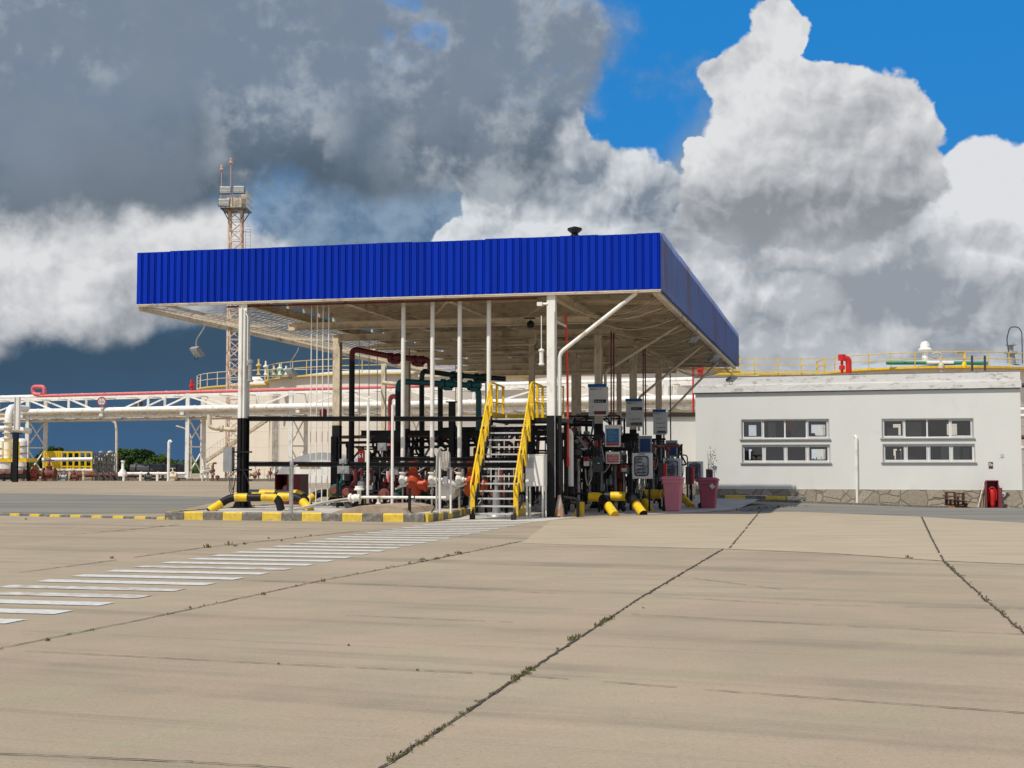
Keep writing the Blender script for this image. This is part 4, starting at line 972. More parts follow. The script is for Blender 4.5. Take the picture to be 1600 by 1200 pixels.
# numbered boards: blue header, title and four rows
BRD=[(919.5,948.5,600,650,7.4,'3',[(2,'Gasoleo A',SIGNN),(4,'',SIGNM)],'nearest numbered bay board, number 3, blue header and a dark red bottom band'),
     (978,1004.5,623,667,13.2,'2',[(1,'Gasoleo A',SIGNN),(3,'Gasolina 98',None),(4,'Gasoleo BIO',INK)],'middle numbered bay board, number 2, with navy band at row one'),
     (1020.5,1041.5,640,679,19.0,'1',[(1,'JET A1',None),(2,'Gasolina 95',None),(3,'Gasolina 98',None),(4,'Gasoleo BIO',INK)],'farthest numbered bay board, number 1, with a black band at the bottom row')]
for (u0,u1,v0,v1,b,no,rows,lab) in BRD:
    a=CB(u0,v0,b); c_=CB(u1,v1,b); t=T('bay_board',lab,'sign board',((a.x+c_.x)/2,b,c_.z),group='numbered bay boards'); W=c_.x-a.x; Hh=a.z-c_.z
    mb=MB(); mb.box(a.x,c_.x,b,b+.05,c_.z,a.z-Hh*.10); mb.box(c_.x-.02,c_.x+.03,b+.06,b+.12,c_.z+.05,a.z-.1); t.part('board',mb,SIGNW)
    mb=MB(); mb.box(a.x-.02,c_.x-.04*W,b-.03,b+.07,a.z-Hh*.10+.001,a.z); t.part('header',mb,SIGNB)
    t.part('title',text_mb('Isleta n° '+no,Hh*.088,(a.x+W*.07,b-.004,a.z-Hh*.18)),INK)
    for r_ in (1,2,3,4):
        z=a.z-Hh*(.18+.18*r_-.0)-.0; t.part('row_number',text_mb(str(r_),Hh*.075,(a.x+W*.20,b-.004,z-.02)),INK)
        mb=MB(); mb.box(a.x+W*.07,a.x+W*.12,b-.0055,b-.001,z,z+.015); t.part('row_mark',mb,INK)
    for (r_,s,m) in rows:
        z=a.z-Hh*(.18+.18*r_)-.02
        if m:
            mb=MB(); mb.box(a.x+W*.30,c_.x-W*.05,b-.008,b-.001,z-.03*Hh,z+.055*Hh+.02); t.part('product_band',mb,m)
        if s: t.part('product_name',text_mb(s,Hh*.062,(a.x+W*.33,b-.012,z)),SIGNW if m else INK)
    for s in (.35,.62):
        mb=MB(); mb.bar((a.x+W*s,b+.08,c_.z+.1),(a.x+W*s,b+.08,6.2),.035,.035); t.part('hanger',mb,CREAM)
# posters
for (u0,u1,v0,v1,b,m,red,lab) in ((945,969.5,664,698,5.2,POSTB,True,'nearest white framed blue notice panel with a red bottom strip'),(998,1018.5,681,708,8.8,POSTD,False,'middle framed dark blue notice panel above the first display cabinet'),(1040,1058.5,688,714,13.2,POSTD,False,'farthest framed dark blue notice panel, right of the smallest bay board')):
    a=CB(u0,v0,b); c_=CB(u1,v1,b); t=T('notice_panel',lab,'notice panel',((a.x+c_.x)/2,b,c_.z),group='framed blue notice panels'); W=c_.x-a.x; Hh=a.z-c_.z
    mb=MB(); mb.box(a.x,c_.x,b,b+.06,c_.z,a.z); t.part('frame',mb,SIGNW if red else GREY)
    mb=MB(); mb.box(a.x+.05,c_.x-.05,b-.006,b-.001,c_.z+(.18*Hh if red else .05),a.z-Hh*.17); t.part('poster',mb,m)
    if red:
        mb=MB(); mb.box(a.x+.05,c_.x-.05,b-.006,b-.001,c_.z+.04,c_.z+.17*Hh); t.part('red_strip',mb,SIGNR)
    mb=MB(); mb.use(mat('pale_print',(.20,.36,.48),.5) if red else mat('dim_print',(.04,.10,.22),.5)); rr=random.Random(int(u0))
    for k in range(9):
        z=a.z-Hh*(.24+.06*k); mb.box(a.x+.10,a.x+.10+(W-.2)*(.4+.6*rr.random()),b-.008,b-.0065,z,z+Hh*.014)
    t.part('print',mb)
    mb=MB(); mb.bar(((a.x+c_.x)/2,b+.09,.01),((a.x+c_.x)/2,b+.09,c_.z+.2),.06,.06); t.part('post',mb,BLACK)
# small red notice
plate(946.5,968.5,706,724.5,4.6,SIGNR,'square red and white notice under the nearest blue panel',[('ATENCION',.20,.60,.085),('PARADA DE',.14,.40,.085),('EMERGENCIA',.12,.20,.085)],border=SIGNW)
plate(912,922,688,697,5.0,SIGNR,'small red plate, left one of the two above the dark skid',[('0 1',.2,.3,.10)],post=False)
plate(929,940,688,698,5.0,SIGNR,'small orange red plate beside the nearest blue panel',[('2',.35,.3,.12)],post=False)
plate(902,911,688,698,5.1,GREY,'small grey plate left of the red plates above the dark skid',[('N 1',.1,.3,.09)],tm=INK,post=False)
for (u0,u1,v0,v1,b,lab) in ((912,920,714,728,4.3,'red and white emergency push button box left of the green box'),(971,979,726,737,5.8,'red and white push button box right of the red notice'),):
    a=CB(u0,v0,b); c_=CB(u1,v1,b); t=T('push_button_box',lab,'button box',((a.x+c_.x)/2,b,c_.z)); zm=(a.z+c_.z)/2
    mb=MB(); mb.box(a.x,c_.x,b,b+.1,zm+.002,a.z); t.part('upper_box',mb,SIGNR)
    mb=MB(); mb.box(a.x,c_.x,b,b+.1,c_.z,zm); t.part('lower_box',mb,SIGNW)
    mb=MB(); mb.lathe(((a.x+c_.x)/2,b-.05,(zm+a.z)/2),[(.035,0),(.045,.02),(.045,.05)],12,'Y'); t.part('button',mb,INK)
a=CB(926,714,4.4); c_=CB(941,738,4.4); mb=MB(); mb.use(DGREY); mb.box(a.x,c_.x,4.4,4.6,c_.z,a.z); mb.use(mat('dark_green_face',(.01,.05,.035),.4)); mb.box(a.x+.04,c_.x-.06,4.393,4.399,(a.z+c_.z)/2-.02,a.z-.06); mb.use(SIGNW); mb.box(c_.x-.16,c_.x-.08,4.390,4.3925,(a.z+c_.z)/2+.03,(a.z+c_.z)/2+.06)
solo('control_terminal',mb,None,'dark grey control terminal with green screen under the red plates','terminal',(a.x,4.4,c_.z))
# display cabinets
for (u0,u1,v0,v1,b,lab) in ((988,1018,708,748,5.6,'nearest pale display cabinet with a rounded dark window'),(1036,1063.5,716,752,9.0,'middle pale display cabinet, partly hidden by the nearer pink bin'),(1074.5,1098,721,752,12.5,'farthest pale display cabinet, next to the farther pink bin')):
    a=CB(u0,v0,b); c_=CB(u1,v1,b); t=T('display_cabinet',lab,'display cabinet',((a.x+c_.x)/2,b,0),group='pale display cabinets with rounded windows'); W=c_.x-a.x; Hh=a.z-c_.z
    mb=MB(); mb.box(a.x,c_.x,b,b+.32,c_.z,a.z); t.part('body',mb,SIGNW)
    mb=MB(); pts=[]; x0,x1,z0,z1=a.x+W*.10,c_.x-W*.14,c_.z+Hh*.10,a.z-Hh*.10; rc=W*.16
    for (cx_,cz_,s0) in ((x1-rc,z1-rc,0),(x0+rc,z1-rc,90),(x0+rc,z0+rc,180),(x1-rc,z0+rc,270)):
        for k in range(6): q=R_(s0+k*18); pts.append((cx_+rc*math.cos(q),cz_+rc*math.sin(q)))
    mb.prism(pts,'Y',b-.012,b-.001); t.part('window_seal',mb,RUBBER)
    pin=[((p_[0]-(x0+x1)/2)*.86+(x0+x1)/2,(p_[1]-(z0+z1)/2)*.9+(z0+z1)/2) for p_ in pts]
    mb=MB(); mb.prism(pin,'Y',b-.02,b-.0125); t.part('window',mb,mat('dark_display_glass',(.10,.125,.16),.12,spec=.8,var=.5,scale=5,dirt=(.30,.33,.37),dirt_amt=.5,dirt_scale=5))
    mb=MB(); mb.use(DGREY); rr=random.Random(int(u0))
    for k in range(5):
        zz=z0+(z1-z0)*(.14+.17*k); mb.box(x0+W*.12,x0+W*(.3+.35*rr.random()),b-.024,b-.0205,zz,zz+Hh*.05)
    mb.box(a.x+W*.32,a.x+W*.66,b-.004,b-.001,a.z-Hh*.055,a.z-Hh*.02); t.part('instruments',mb)
    for s in (.12,.85):
        mb=MB(); mb.bar((a.x+W*s,b+.16,.01),(a.x+W*s,b+.16,c_.z-.001),.06,.06); t.part('leg',mb,BLACK)
    mb=MB()
    for k in range(5): mb.tube([(a.x+W*(.3+.1*k),b+.1,c_.z),(a.x+W*(.28+.1*k),b+.05,c_.z-.25),(a.x+W*(.1+.1*k),b+.1,c_.z-.4),(a.x+W*(.2+.05*k),b+.2,c_.z-.7)],.014,5,.1)
    t.part('cable',mb,ROPE)
# red/black reel boxes
for (u0,u1,v0,v1,b,lab) in ((1028,1041,723,748,7.8,'black box with a bright red side, behind the nearer pink bin'),(1071,1084,729,757,11.5,'black box with a bright red side, between the two pink bins'),(1103,1113,733,750,13.5,'black box with a dark red side, above the farther pink bin')):
    a=CB(u0,v0,b); c_=CB(u1,v1,b); t=T('hose_reel_box',lab,'hose reel box',((a.x+c_.x)/2,b,0),group='black and red hose reel boxes'); W=c_.x-a.x
    mb=MB(); mb.box(a.x,c_.x-W*.32,b,b+.3,c_.z,a.z); t.part('body',mb,DGREY)
    mb=MB(); mb.box(c_.x-W*.31,c_.x,b-.02,b+.26,c_.z+.02,a.z-.02); t.part('red_side',mb,RED if u0<1100 else MAROON)
    mb=MB(); mb.bar((a.x+W*.2,b+.1,.01),(a.x+W*.2,b+.1,c_.z),.07,.07); t.part('leg',mb,BLACK); mb=MB(); mb.bar((a.x+W*.7,b+.1,.01),(a.x+W*.7,b+.1,c_.z),.05,.05); t.part('leg',mb,BLACK)
# thin bent handrail over middle cabinets
p0=CB(1042,711,9.0); p1=CB(1074,711,9.0); mb=MB(); mb.tube([(p0.x,9,.01),(p0.x,9,p0.z),(p1.x,9,p1.z),(p1.x,9,.4)],.025,8,.12); solo('bent_tube_rail',mb,DGREY,'thin dark tube arched over the middle display cabinet','tube rail',(p0.x,9,.01))
# bins
def bin_(x,y,m,label,sc=1.0,face=0,tag_=False):
    t=T('wheelie_bin',label,'wheelie bin',(x,y,.01),group='pink wheelie bins')
    w0,w1,d0,d1,h=.25,.33,.26,.36,.98*sc; z0=.02
    mb=MB(); P=[]
    secs=((.0,w0,d0),(.10,w0+.01,d0+.01),(h*.86,w1-.01,d1-.02),(h*.87,w1+.02,d1),(h,w1+.02,d1))
    rings=[]
    for (z,a,b) in secs:
        k=len(mb.v); rings.append(k)
        for (sx,sy) in ((-1,-.8),(-.86,-1),(.86,-1),(1,-.8),(1,.8),(.86,1),(-.86,1),(-1,.8)): mb.v.append(Vector((x+sx*a,y+sy*b,z0+z)))
    for i in range(len(rings)-1):
        for k in range(8): k2=(k+1)%8; mb.face([rings[i]+k,rings[i]+k2,rings[i+1]+k2,rings[i+1]+k])
    mb.face([rings[0]+k for k in range(8)][::-1]); t.part('body',mb,m)
    mb=MB(); zc=z0+h
    n=len(mb.v)
    for (s_,zz) in ((1.04,0),(1.02,.05),(.75,.11)):
        for (sx,sy) in ((-1,-.8),(-.86,-1),(.86,-1),(1,-.8),(1,.8),(.86,1),(-.86,1),(-1,.8)): mb.v.append(Vector((x+sx*(w1+.05)*s_-(.02 if zz else 0),y+sy*(d1+.02)*s_,zc+.002+zz)))
    for i in range(2):
        for k in range(8): k2=(k+1)%8; mb.face([n+8*i+k,n+8*i+k2,n+8*i+8+k2,n+8*i+8+k])
    mb.face([n+k for k in range(8)][::-1]); mb.face([n+16+k for k in range(8)])
    mb.tube([(x-w1-.06,y-.2,zc-.04),(x-w1-.10,y-.2,zc-.02),(x-w1-.10,y+.2,zc-.02),(x-w1-.06,y+.2,zc-.04)],.02,6); t.part('lid',mb,m)
    for s in (-.22,.22):
        mb=MB(); mb.lathe((x-w0-.02,y+s-.03,.105),[(.03,-.01),(.10,0),(.10,.05),(.03,.06)],16,'Y'); t.part('wheel',mb,RUBBER)
    if tag_:
        mb=MB(); mb.box(x+.10,x+.24,y-d1-.03,y-d1-.022,.72,.88,tilt=Matrix.Rotation(R_(-40),3,'Y')); t.part('sticker',mb,SIGNW)
a=GL(1050,799); bin_(a.x,a.y+.3,PINKB,'nearer faded pink wheelie bin with closed lid',1.08)
a=GL(1106,794.5); bin_(a.x,a.y+.3,PINKB2,'farther darker pink wheelie bin with a white sticker',1.0,tag_=True)
# white thick elbow pipe & red drop pipe near the column
p=CB(892,690,3.2); mb=MB(); t=T('white_elbow_pipe','thick white pipe with elbow hanging behind the red drop pipe','pipe',(p.x,3.2,.5))
a=CB(874,672,3.2); mb.tube([(a.x,3.2,a.z),(p.x,3.2,a.z),(p.x,3.2,.85)],.085,12,.2); t.part('pipe',mb,WHITE); mb=MB(); mb.lathe((p.x,3.2,.62),[(.15,0),(.16,.04),(.12,.2),(.16,.22),(.16,.26)],14); t.part('flange',mb,BLACK)
a=CB(884,474,2.0); c_=CB(887.5,720,2.0)
mb=MB(); mb.tube([(a.x,2.0,6.3),((a.x+c_.x)/2+.02,2.0,4.4),(c_.x+.0,2.0,c_.z+.6),(c_.x,2.0,c_.z+.12)],.036,8); t=T('red_drop_pipe','bright red vertical drop pipe right of the white and black front column','pipe',(c_.x,2.0,c_.z)); t.part('pipe',mb,mat('bright_red_hose',(.72,.06,.03),.45,var=.08))
mb=MB(); mb.lathe((c_.x,2.0,c_.z-.2),[(.02,0),(.045,.04),(.05,.28),(.035,.32)],10); t.part('nozzle',mb,RED)
mb=MB(); mb.tube([(-3.2,.3,5.95),(a.x,.3,5.95),(a.x,2.0,5.95)],.04,8,.1); t.part('bracket',mb,WHITE)
for k,(u,u2,v0,v1,b) in enumerate(((955,955,516,664,8.0),(959,959,520,664,8.3),(1005,1005,540,680,14),(1008,1009,545,680,14.4),(1047,1048,578,688,20))):
    a=CB(u,v0,b); c_=CB(u2,v1,b); mb=MB(); mb.tube([tuple(a),tuple(c_)],.03,6); solo('red_drop_pipe',mb,MAROON if k<4 else DGREY,['thin dark red drop pipe ending at the nearest blue panel, left one','thin dark red drop pipe ending at the nearest blue panel, right one','thin dark red drop pipe beside the middle bay board, left one','thin dark red drop pipe beside the middle bay board, right one','thin dark drop pipe ending at the farthest blue panel'][k],'pipe',tuple(c_),group='dark red drop pipes')
# column side lamps
for (u0,v,b,lab) in ((848,475,.1,'small white lamp bracket at the top of the right front column'),):
    p=CB(u0,v,b); mb=MB(); mb.tube([(p.x+.16,b,p.z),(p.x-.08,b,p.z)],.04,8); mb.box(p.x-.16,p.x+.0,b-.1,b+.1,p.z-.06,p.z+.05); solo('bracket_lamp',mb,WHITE,lab,'lamp',(p.x,b,p.z-.06))
p=CB(846,560,.1); mb=MB(); mb.lathe((p.x,.1,p.z-.22),[(.05,0),(.09,.02),(.09,.06),(.065,.08),(.065,.42),(.09,.44),(.09,.48),(.03,.52)],12); mb.tube([(p.x,.1,p.z+.28),(p.x,.1,p.z+1.3)],.015,6); solo('siren',mb,WHITE,'white cylindrical siren on the left of the right front column','siren',(p.x,.1,p.z-.22))
p=CB(829,506,3.0); mb=MB(); mb.lathe((p.x,3.0,p.z-.13),[(.03,0),(.11,.03),(.13,.12),(.10,.2),(.03,.24)],14); mb.tube([(p.x,3.0,p.z+.1),(p.x,3.0,6.3)],.02,6); mb.box(p.x-.2,p.x+.14,2.9,3.1,p.z+.17,p.z+.20); solo('dome_camera',mb,BLACK,'black dome camera hanging from the canopy beam above the stairs','camera',(p.x,3.0,p.z-.13))
# floodlights
def flood(u,v,b,ua,va,label,yaw=.5,size=.34,mirror=1,tilt=40):
    top=CB(ua,va,b); p=CB(u,v,b)
    t=T('floodlight',label,'floodlight',(top.x,b,top.z),group='floodlights hanging from the canopy edge')
    mb=MB(); mb.tube([tuple(top),(top.x+(p.x-top.x)*.15,b,top.z-.18),(p.x-.04*mirror,b,p.z+(top.z-p.z)*.42),(p.x-.04*mirror,b,p.z+.1)],.028,8,.1); t.part('arm',mb,GALV)
    M_=Matrix.Rotation(yaw,3,'Z')@Matrix.Rotation(R_(tilt),3,'X')
    c_=Vector((p.x,b,p.z)); mb=MB(); mb.box(c_.x-size*.5,c_.x+size*.5,c_.y-.07,c_.y+.07,c_.z-size*.38,c_.z+size*.38,tilt=M_); t.part('housing',mb,GREY)
    mb=MB(); off=M_@Vector((0,-.078,0)); mb.box(c_.x-size*.44+off.x,c_.x+size*.44+off.x,c_.y-.006+off.y,c_.y+.006+off.y,c_.z-size*.32+off.z,c_.z+size*.32+off.z,tilt=M_); t.part('glass',mb,LAMPG)
    mb=MB(); mb.bar(c_+Vector((-.05,.12,-.12)),c_+Vector((-.05,.12,.14)),.10,.12); t.part('ballast',mb,DGREY)
    mb=MB(); mb.tube([c_+Vector((-.08,0,-.1)),c_+Vector((-.1,0,-.3)),c_+Vector((.02,0,-.3)),c_+Vector((.04,0,-.1))],.012,5,.05); t.part('cable',mb,RUBBER)
flood(308,550,8.0,321,505,'floodlight on a bent arm under the left canopy edge, nearer of two',yaw=-.6,size=.56)
flood(455,582,23.0,467,543,'floodlight on a bent arm under the left canopy edge, farther one above the tank',yaw=-.6,size=.62)
flood(1082,530,13.0,1066,505,'floodlight under the right overhang, nearest of three',yaw=.9,size=.45,mirror=-1,tilt=60)
flood(1116,560,22.0,1100,540,'floodlight under the right overhang, middle of three',yaw=.9,size=.5,mirror=-1,tilt=60)
flood(1143,592,31.5,1133,573,'floodlight hanging lowest at the far right canopy corner',yaw=.9,size=.5,mirror=-1,tilt=60)
# loading arms
def arm(pts,r,m,mr,label,lo,org,joints=()):
    t=T('fuel_loader',label,'fuel loader',org,group='pipe loading arms')
    P=[tuple(CB(*q)) for q in lo]; mb=MB(); mb.tube(P,r,12,.15); t.part('riser',mb,mr)
    P2=[tuple(CB(*q)) for q in pts]; mb=MB(); mb.tube(P2,r,12,.3); t.part('boom',mb,m)
    for q in joints:
        c_=CB(*q[:3]); mb=MB(); mb.lathe((c_.x-.28,c_.y,c_.z),[(r*1.2,0),(r*1.8,.05),(r*1.8,.18),(r*1.25,.2),(r*1.6,.3),(r*1.6,.44),(r*1.1,.5)],14,'X'); mb.box(c_.x-.12,c_.x+.12,c_.y-.14,c_.y+.14,c_.z-r*2.2,c_.z-r); t.part('swivel_joint',mb,m)
arm([(550,565,4.6),(550,545,4.6),(610,557,4.9),(672,563,5.0),(672,578,5.0)],.10,MAROON,BLACK,'maroon loading arm over the left half, highest of the three booms',[(549,722,4.6),(550,562,4.6)],tuple(CB(549,722,4.6)),[(618,559,4.9),(655,563,5.0)])
arm([(622,612,4.2),(623,596,4.2),(700,600,4.5),(748,603,4.5),(748,700,4.5),(748,725,4.5)],.10,TEAL,BLACK,'teal loading arm with a teal down pipe left of the stairs',[(622,722,4.2),(622,610,4.2)],tuple(CB(622,722,4.2)),[(700,600,4.5),(742,602,4.5)])
arm([(659,595,5.6),(660,579,5.6),(700,585,6.0),(760,590,6.2),(790,592,6.2)],.09,GREEND,BLACK,'very dark green loading arm behind the second white riser',[(659,722,5.6),(659,592,5.6)],tuple(CB(659,722,5.6)),[(715,587,6.0),(752,590,6.2)])
t=T('black_riser','black vertical riser between the second and third white risers','pipe',tuple(CB(688,720,5.0))); mb=MB(); mb.tube([tuple(CB(688,722,5)),tuple(CB(688,602,5))],.09,12); t.part('pipe',mb,BLACK)
t=T('black_post','black steel post with flat top left of the third white riser','post',tuple(CB(706,720,3.4))); mb=MB(); a=CB(706,722,3.4); c_=CB(706,629,3.4); mb.ibeam(tuple(a),tuple(c_),.18,.18,.03,up=(0,1,0)); mb.box(c_.x-.18,c_.x+.18,3.3,3.5,c_.z,c_.z+.04)
mb.bar((a.x-.05,3.4,a.z+1.6),(a.x+.5,3.4,a.z-.0),.10,.10); t.part('post',mb,BLACK)
# cream pipe from column, and small hook lamp arm
hpipe(598,598,640,602,18,.09,CREAM,'short cream pipe stub between the two rear cream posts')
# red rack riser
t=T('red_riser','pink red vertical pipe with a bend at its top, beside the right white pole','pipe',tuple(CB(610,735,12.0))); mb=MB(); mb.tube([tuple(CB(609,752,12)),tuple(CB(610,618,12)),tuple(CB(628,622,12))],.10,10,.2); t.part('pipe',mb,PINKR)
# tall conduit over the white poles etc done; weed plant next to the wall
rnd=random.Random(4)
mb=MB(); p=G(1112,785); p=Vector((9.6,66,0)); p.z=gz(p.x,p.y)
mb=None
# ================================================================== WHITE BUILDING
BYY=38.0
def gz(x,b,_g=gz): P=L2W((x,b,0)); return _g(P.x,P.y)
AYw=AY
def AY(u,v,b): return CB(u,v,b)
def PB(u,v,b=BYY): return CB(u,v,b)
def wallbox(mb,u0,u1,v0,v1,y0,y1):
    a=PB(u0,v0); c_=PB(u1,v1); mb.box(a.x,c_.x,y0,y1,c_.z,a.z)
bl=T('white_building','long white rendered building with two strip window pairs above a stone plinth','building',(PB(1340,760).x,BYY,-.6),'C')
X0=PB(1087,700).x; X1=PB(1596,700).x; ZPL=PB(1300,764.5).z
zc0=PB(1087,614).z; zc1=PB(1596,605.5).z   # underside line of the parapet
zp0=PB(1087,590).z; zp1=PB(1596,579.5).z
wins=[(1159,1294.5,656,685),(1160,1296,695.5,722.5),(1378.5,1520,655,683.5),(1380,1522.5,694.5,721.5)]
rects=[(PB(a,c_).x,PB(b,d).x,PB(b,d).z,PB(a,c_).z) for a,b,c_,d in wins]
# wall built from blocks around the openings
mb=MB(); zb=ZPL
cols=sorted(set([X0,X1]+[r for q in rects for r in q[:2]])); 
L_=[(X0,None)]
xsW=[X0,min(rects[0][0],rects[1][0]),max(rects[0][1],rects[1][1]),min(rects[2][0],rects[3][0]),max(rects[2][1],rects[3][1]),X1]
wy0,wy1=BYY,BYY+.35
def zpar(x): return zc0+(zc1-zc0)*(x-X0)/(X1-X0)
def blk(x0,x1,z0,z1,top=False):
    if top: mb.prism([(x0,z0),(x1,z0),(x1,zpar(x1)),(x0,zpar(x0))],'Y',wy0,wy1)
    else: mb.box(x0,x1,wy0,wy1,z0,z1)
zt_=max(q[3] for q in rects)
blk(xsW[0],xsW[1],zb,0,True); blk(xsW[2],xsW[3],zb,0,True); blk(xsW[4],xsW[5],zb,0,True)
for i,(r1,r2) in enumerate(((rects[0],rects[1]),(rects[2],rects[3]))):
    x0,x1=xsW[1+2*i],xsW[2+2*i]
    blk(x0,x1,zb,r2[2]); blk(x0,x1,r2[3],r1[2]); blk(x0,x1,r1[3],0,True)
bl.part('wall',mb,PLAST)
mb=MB(); mb.box(X1-.3,X1,BYY+.36,BYY+14,-1.4,zc1-.02); bl.part('side_wall',mb,PLAST); mb=MB(); mb.box(X0,X0+.3,BYY+.36,BYY+14,-1.4,zc0-.02); bl.part('side_wall',mb,PLAST)
mb=MB(); mb.prism([(X0-.12,zc0),(X1+.05,zc1),(X1+.05,zc1+(zp1-zc1)*.42),(X0-.12,zc0+(zp0-zc0)*.42)],'Y',BYY-.16,BYY+.5)
mb.prism([(X0-.06,zc0+(zp0-zc0)*.42+.002),(X1,zc1+(zp1-zc1)*.42+.002),(X1,zp1),(X0-.06,zp0)],'Y',BYY-.10,BYY+.45); bl.part('parapet',mb,PARA)
mb=MB(); mb.prism([(X0-.10,zp0+.001),(X1+.02,zp1+.001),(X1+.02,zp1+.04),(X0-.10,zp0+.04)],'Y',BYY-.13,BYY+.48); mb.prism([(X0-.1,zc0-.06),(X1,zc1-.06),(X1,zc1-.002),(X0-.1,zc0-.002)],'Y',BYY-.03,BYY-.002); bl.part('coping',mb,mat('grimy_coping',(.26,.25,.235),.9,var=.3))
mb=MB(); mb.prism([(X0,zc0+.2),(X1,zc1+.2),(X1,zc1+.28),(X0,zc0+.28)],'Y',BYY+.5,BYY+14); bl.part('roof',mb,PARA)
# plinth: crazy paving
def stone_mat():
    m=bpy.data.materials.new('crazy_paving_stone'); m.use_nodes=True; t=m.node_tree; b=t.nodes['Principled BSDF']; ln=t.links.new
    tc=t.nodes.new('ShaderNodeTexCoord'); mp=t.nodes.new('ShaderNodeMapping'); mp.inputs['Scale'].default_value=(1,.0,1); ln(tc.outputs['Object'],mp.inputs[0])
    nz=t.nodes.new('ShaderNodeTexNoise'); nz.inputs['Scale'].default_value=1.2; ln(mp.outputs[0],nz.inputs['Vector'])
    va=t.nodes.new('ShaderNodeVectorMath'); va.operation='MULTIPLY_ADD'; ln(nz.outputs['Color'],va.inputs[0]); va.inputs[1].default_value=(.35,0,.35); ln(mp.outputs[0],va.inputs[2])
    v1=t.nodes.new('ShaderNodeTexVoronoi'); v1.feature='DISTANCE_TO_EDGE'; v1.inputs['Scale'].default_value=1.25; ln(va.outputs[0],v1.inputs['Vector'])
    v2=t.nodes.new('ShaderNodeTexVoronoi'); v2.inputs['Scale'].default_value=1.25; ln(va.outputs[0],v2.inputs['Vector'])
    mr=t.nodes.new('ShaderNodeMapRange'); mr.inputs[1].default_value=.012; mr.inputs[2].default_value=.045; ln(v1.outputs['Distance'],mr.inputs[0])
    sp2=t.nodes.new('ShaderNodeSeparateColor'); ln(v2.outputs['Color'],sp2.inputs[0])
    cr=t.nodes.new('ShaderNodeMix'); cr.data_type='RGBA'; cr.inputs[6].default_value=(.31,.265,.205,1); cr.inputs[7].default_value=(.43,.375,.295,1); ln(sp2.outputs[0],cr.inputs[0])
    n2=t.nodes.new('ShaderNodeTexNoise'); n2.inputs['Scale'].default_value=7; n2.inputs['Detail'].default_value=6; ln(mp.outputs[0],n2.inputs['Vector'])
    m2=t.nodes.new('ShaderNodeMapRange'); m2.inputs[1].default_value=.3; m2.inputs[2].default_value=.7; m2.inputs[3].default_value=.8; m2.inputs[4].default_value=1.15; ln(n2.outputs[0],m2.inputs[0])
    vs=t.nodes.new('ShaderNodeVectorMath'); vs.operation='SCALE'; ln(cr.outputs[2],vs.inputs[0]); ln(m2.outputs[0],vs.inputs['Scale'])
    mx=t.nodes.new('ShaderNodeMix'); mx.data_type='RGBA'; ln(mr.outputs[0],mx.inputs[0]); mx.inputs[6].default_value=(.20,.17,.135,1); ln(vs.outputs[0],mx.inputs[7])
    ln(mx.outputs[2],b.inputs['Base Color']); b.inputs['Roughness'].default_value=.95
    bp=t.nodes.new('ShaderNodeBump'); bp.inputs['Strength'].default_value=.6; bp.inputs['Distance'].default_value=.03; ln(mr.outputs[0],bp.inputs['Height']); ln(bp.outputs[0],b.inputs['Normal']); return m
mb=MB(); mb.box(X0-.02,X1+.02,BYY-.06,BYY+.33,-1.6,ZPL-.002); bl.part('plinth',mb,stone_mat())
mb=MB()
for k in range(26):
    xa_=X0-1.0+k*(X1+1.5-X0+1.0)/26; xb=xa_+(X1+1.5-X0+1.0)/26; y_=BYY-.55; z_=gz(xa_,BYY-.6); z2=gz(xb,BYY-.6)
    mb.prism([(xa_,z_-.1),(xb,z2-.1),(xb,z2+.10),(xa_,z_+.10)],'Y',y_-.1,BYY-.062)
for v in mb.v: v[:]=L2W(v)
struct('pavement',mb,KERBG)
mb=MB(); mb.box(PB(1254.5,783).x,PB(1258.5,783).x,BYY-.08,BYY-.0605,PB(1254,784.5).z,PB(1256,776).z); bl.part('vent_hole',mb,INK)
# windows
gi=0
for wi,(x0,x1,z0,z1) in enumerate(rects):
    fr2=MB(); fy=BYY+.10; w=.055
    fr2.box(x0,x1,fy,fy+.07,z0,z0+w); fr2.box(x0,x1,fy,fy+.07,z1-w,z1)
    n=4; W=x1-x0
    for k in range(n+1):
        xm=x0+W*k/n; ww=w*(1.0 if k in (0,n) else .75); fr2.box(max(x0,xm-ww),min(x1,xm+ww),fy,fy+.07,z0+w,z1-w)
    for k in ((0,3) if wi%2==0 else (0,1,2,3)):
        a_=x0+W*k/n+w*1.0; b_=x0+W*(k+1)/n-w*1.0; 
        for q in ((a_,b_,z0+w,z0+w+.05),(a_,b_,z1-w-.05,z1-w),(a_,a_+.045,z0+w+.05,z1-w-.05),(b_-.045,b_,z0+w+.05,z1-w-.05)): fr2.box(q[0],q[1],fy-.02,fy-.001,q[2],q[3])
    wn=bl.part('window',fr2,WFRAME)
    for k in range(n):
        g=MB(); xa_=x0+W*k/n+w*.76; xb=x0+W*(k+1)/n-w*.76; g.quad((xa_,fy+.035,z0+w),(xb,fy+.035,z0+w),(xb,fy+.035,z1-w),(xa_,fy+.035,z1-w)); bl.part('pane',g,GLASS,parent=wn)
    s=MB(); s.box(x0-.12,x1+.12,BYY-.09,BYY+.099,z0-.07,z0-.002); bl.part('sill',s,SILL,parent=wn)
    s=MB(); s.box(x0-.05,x0-.002,BYY-.012,BYY-.001,z0,z1+.045); s.box(x1+.002,x1+.05,BYY-.012,BYY-.001,z0,z1+.045); s.box(x0,x1,BYY-.012,BYY-.001,z1+.002,z1+.045); bl.part('surround',s,SILL,parent=wn)
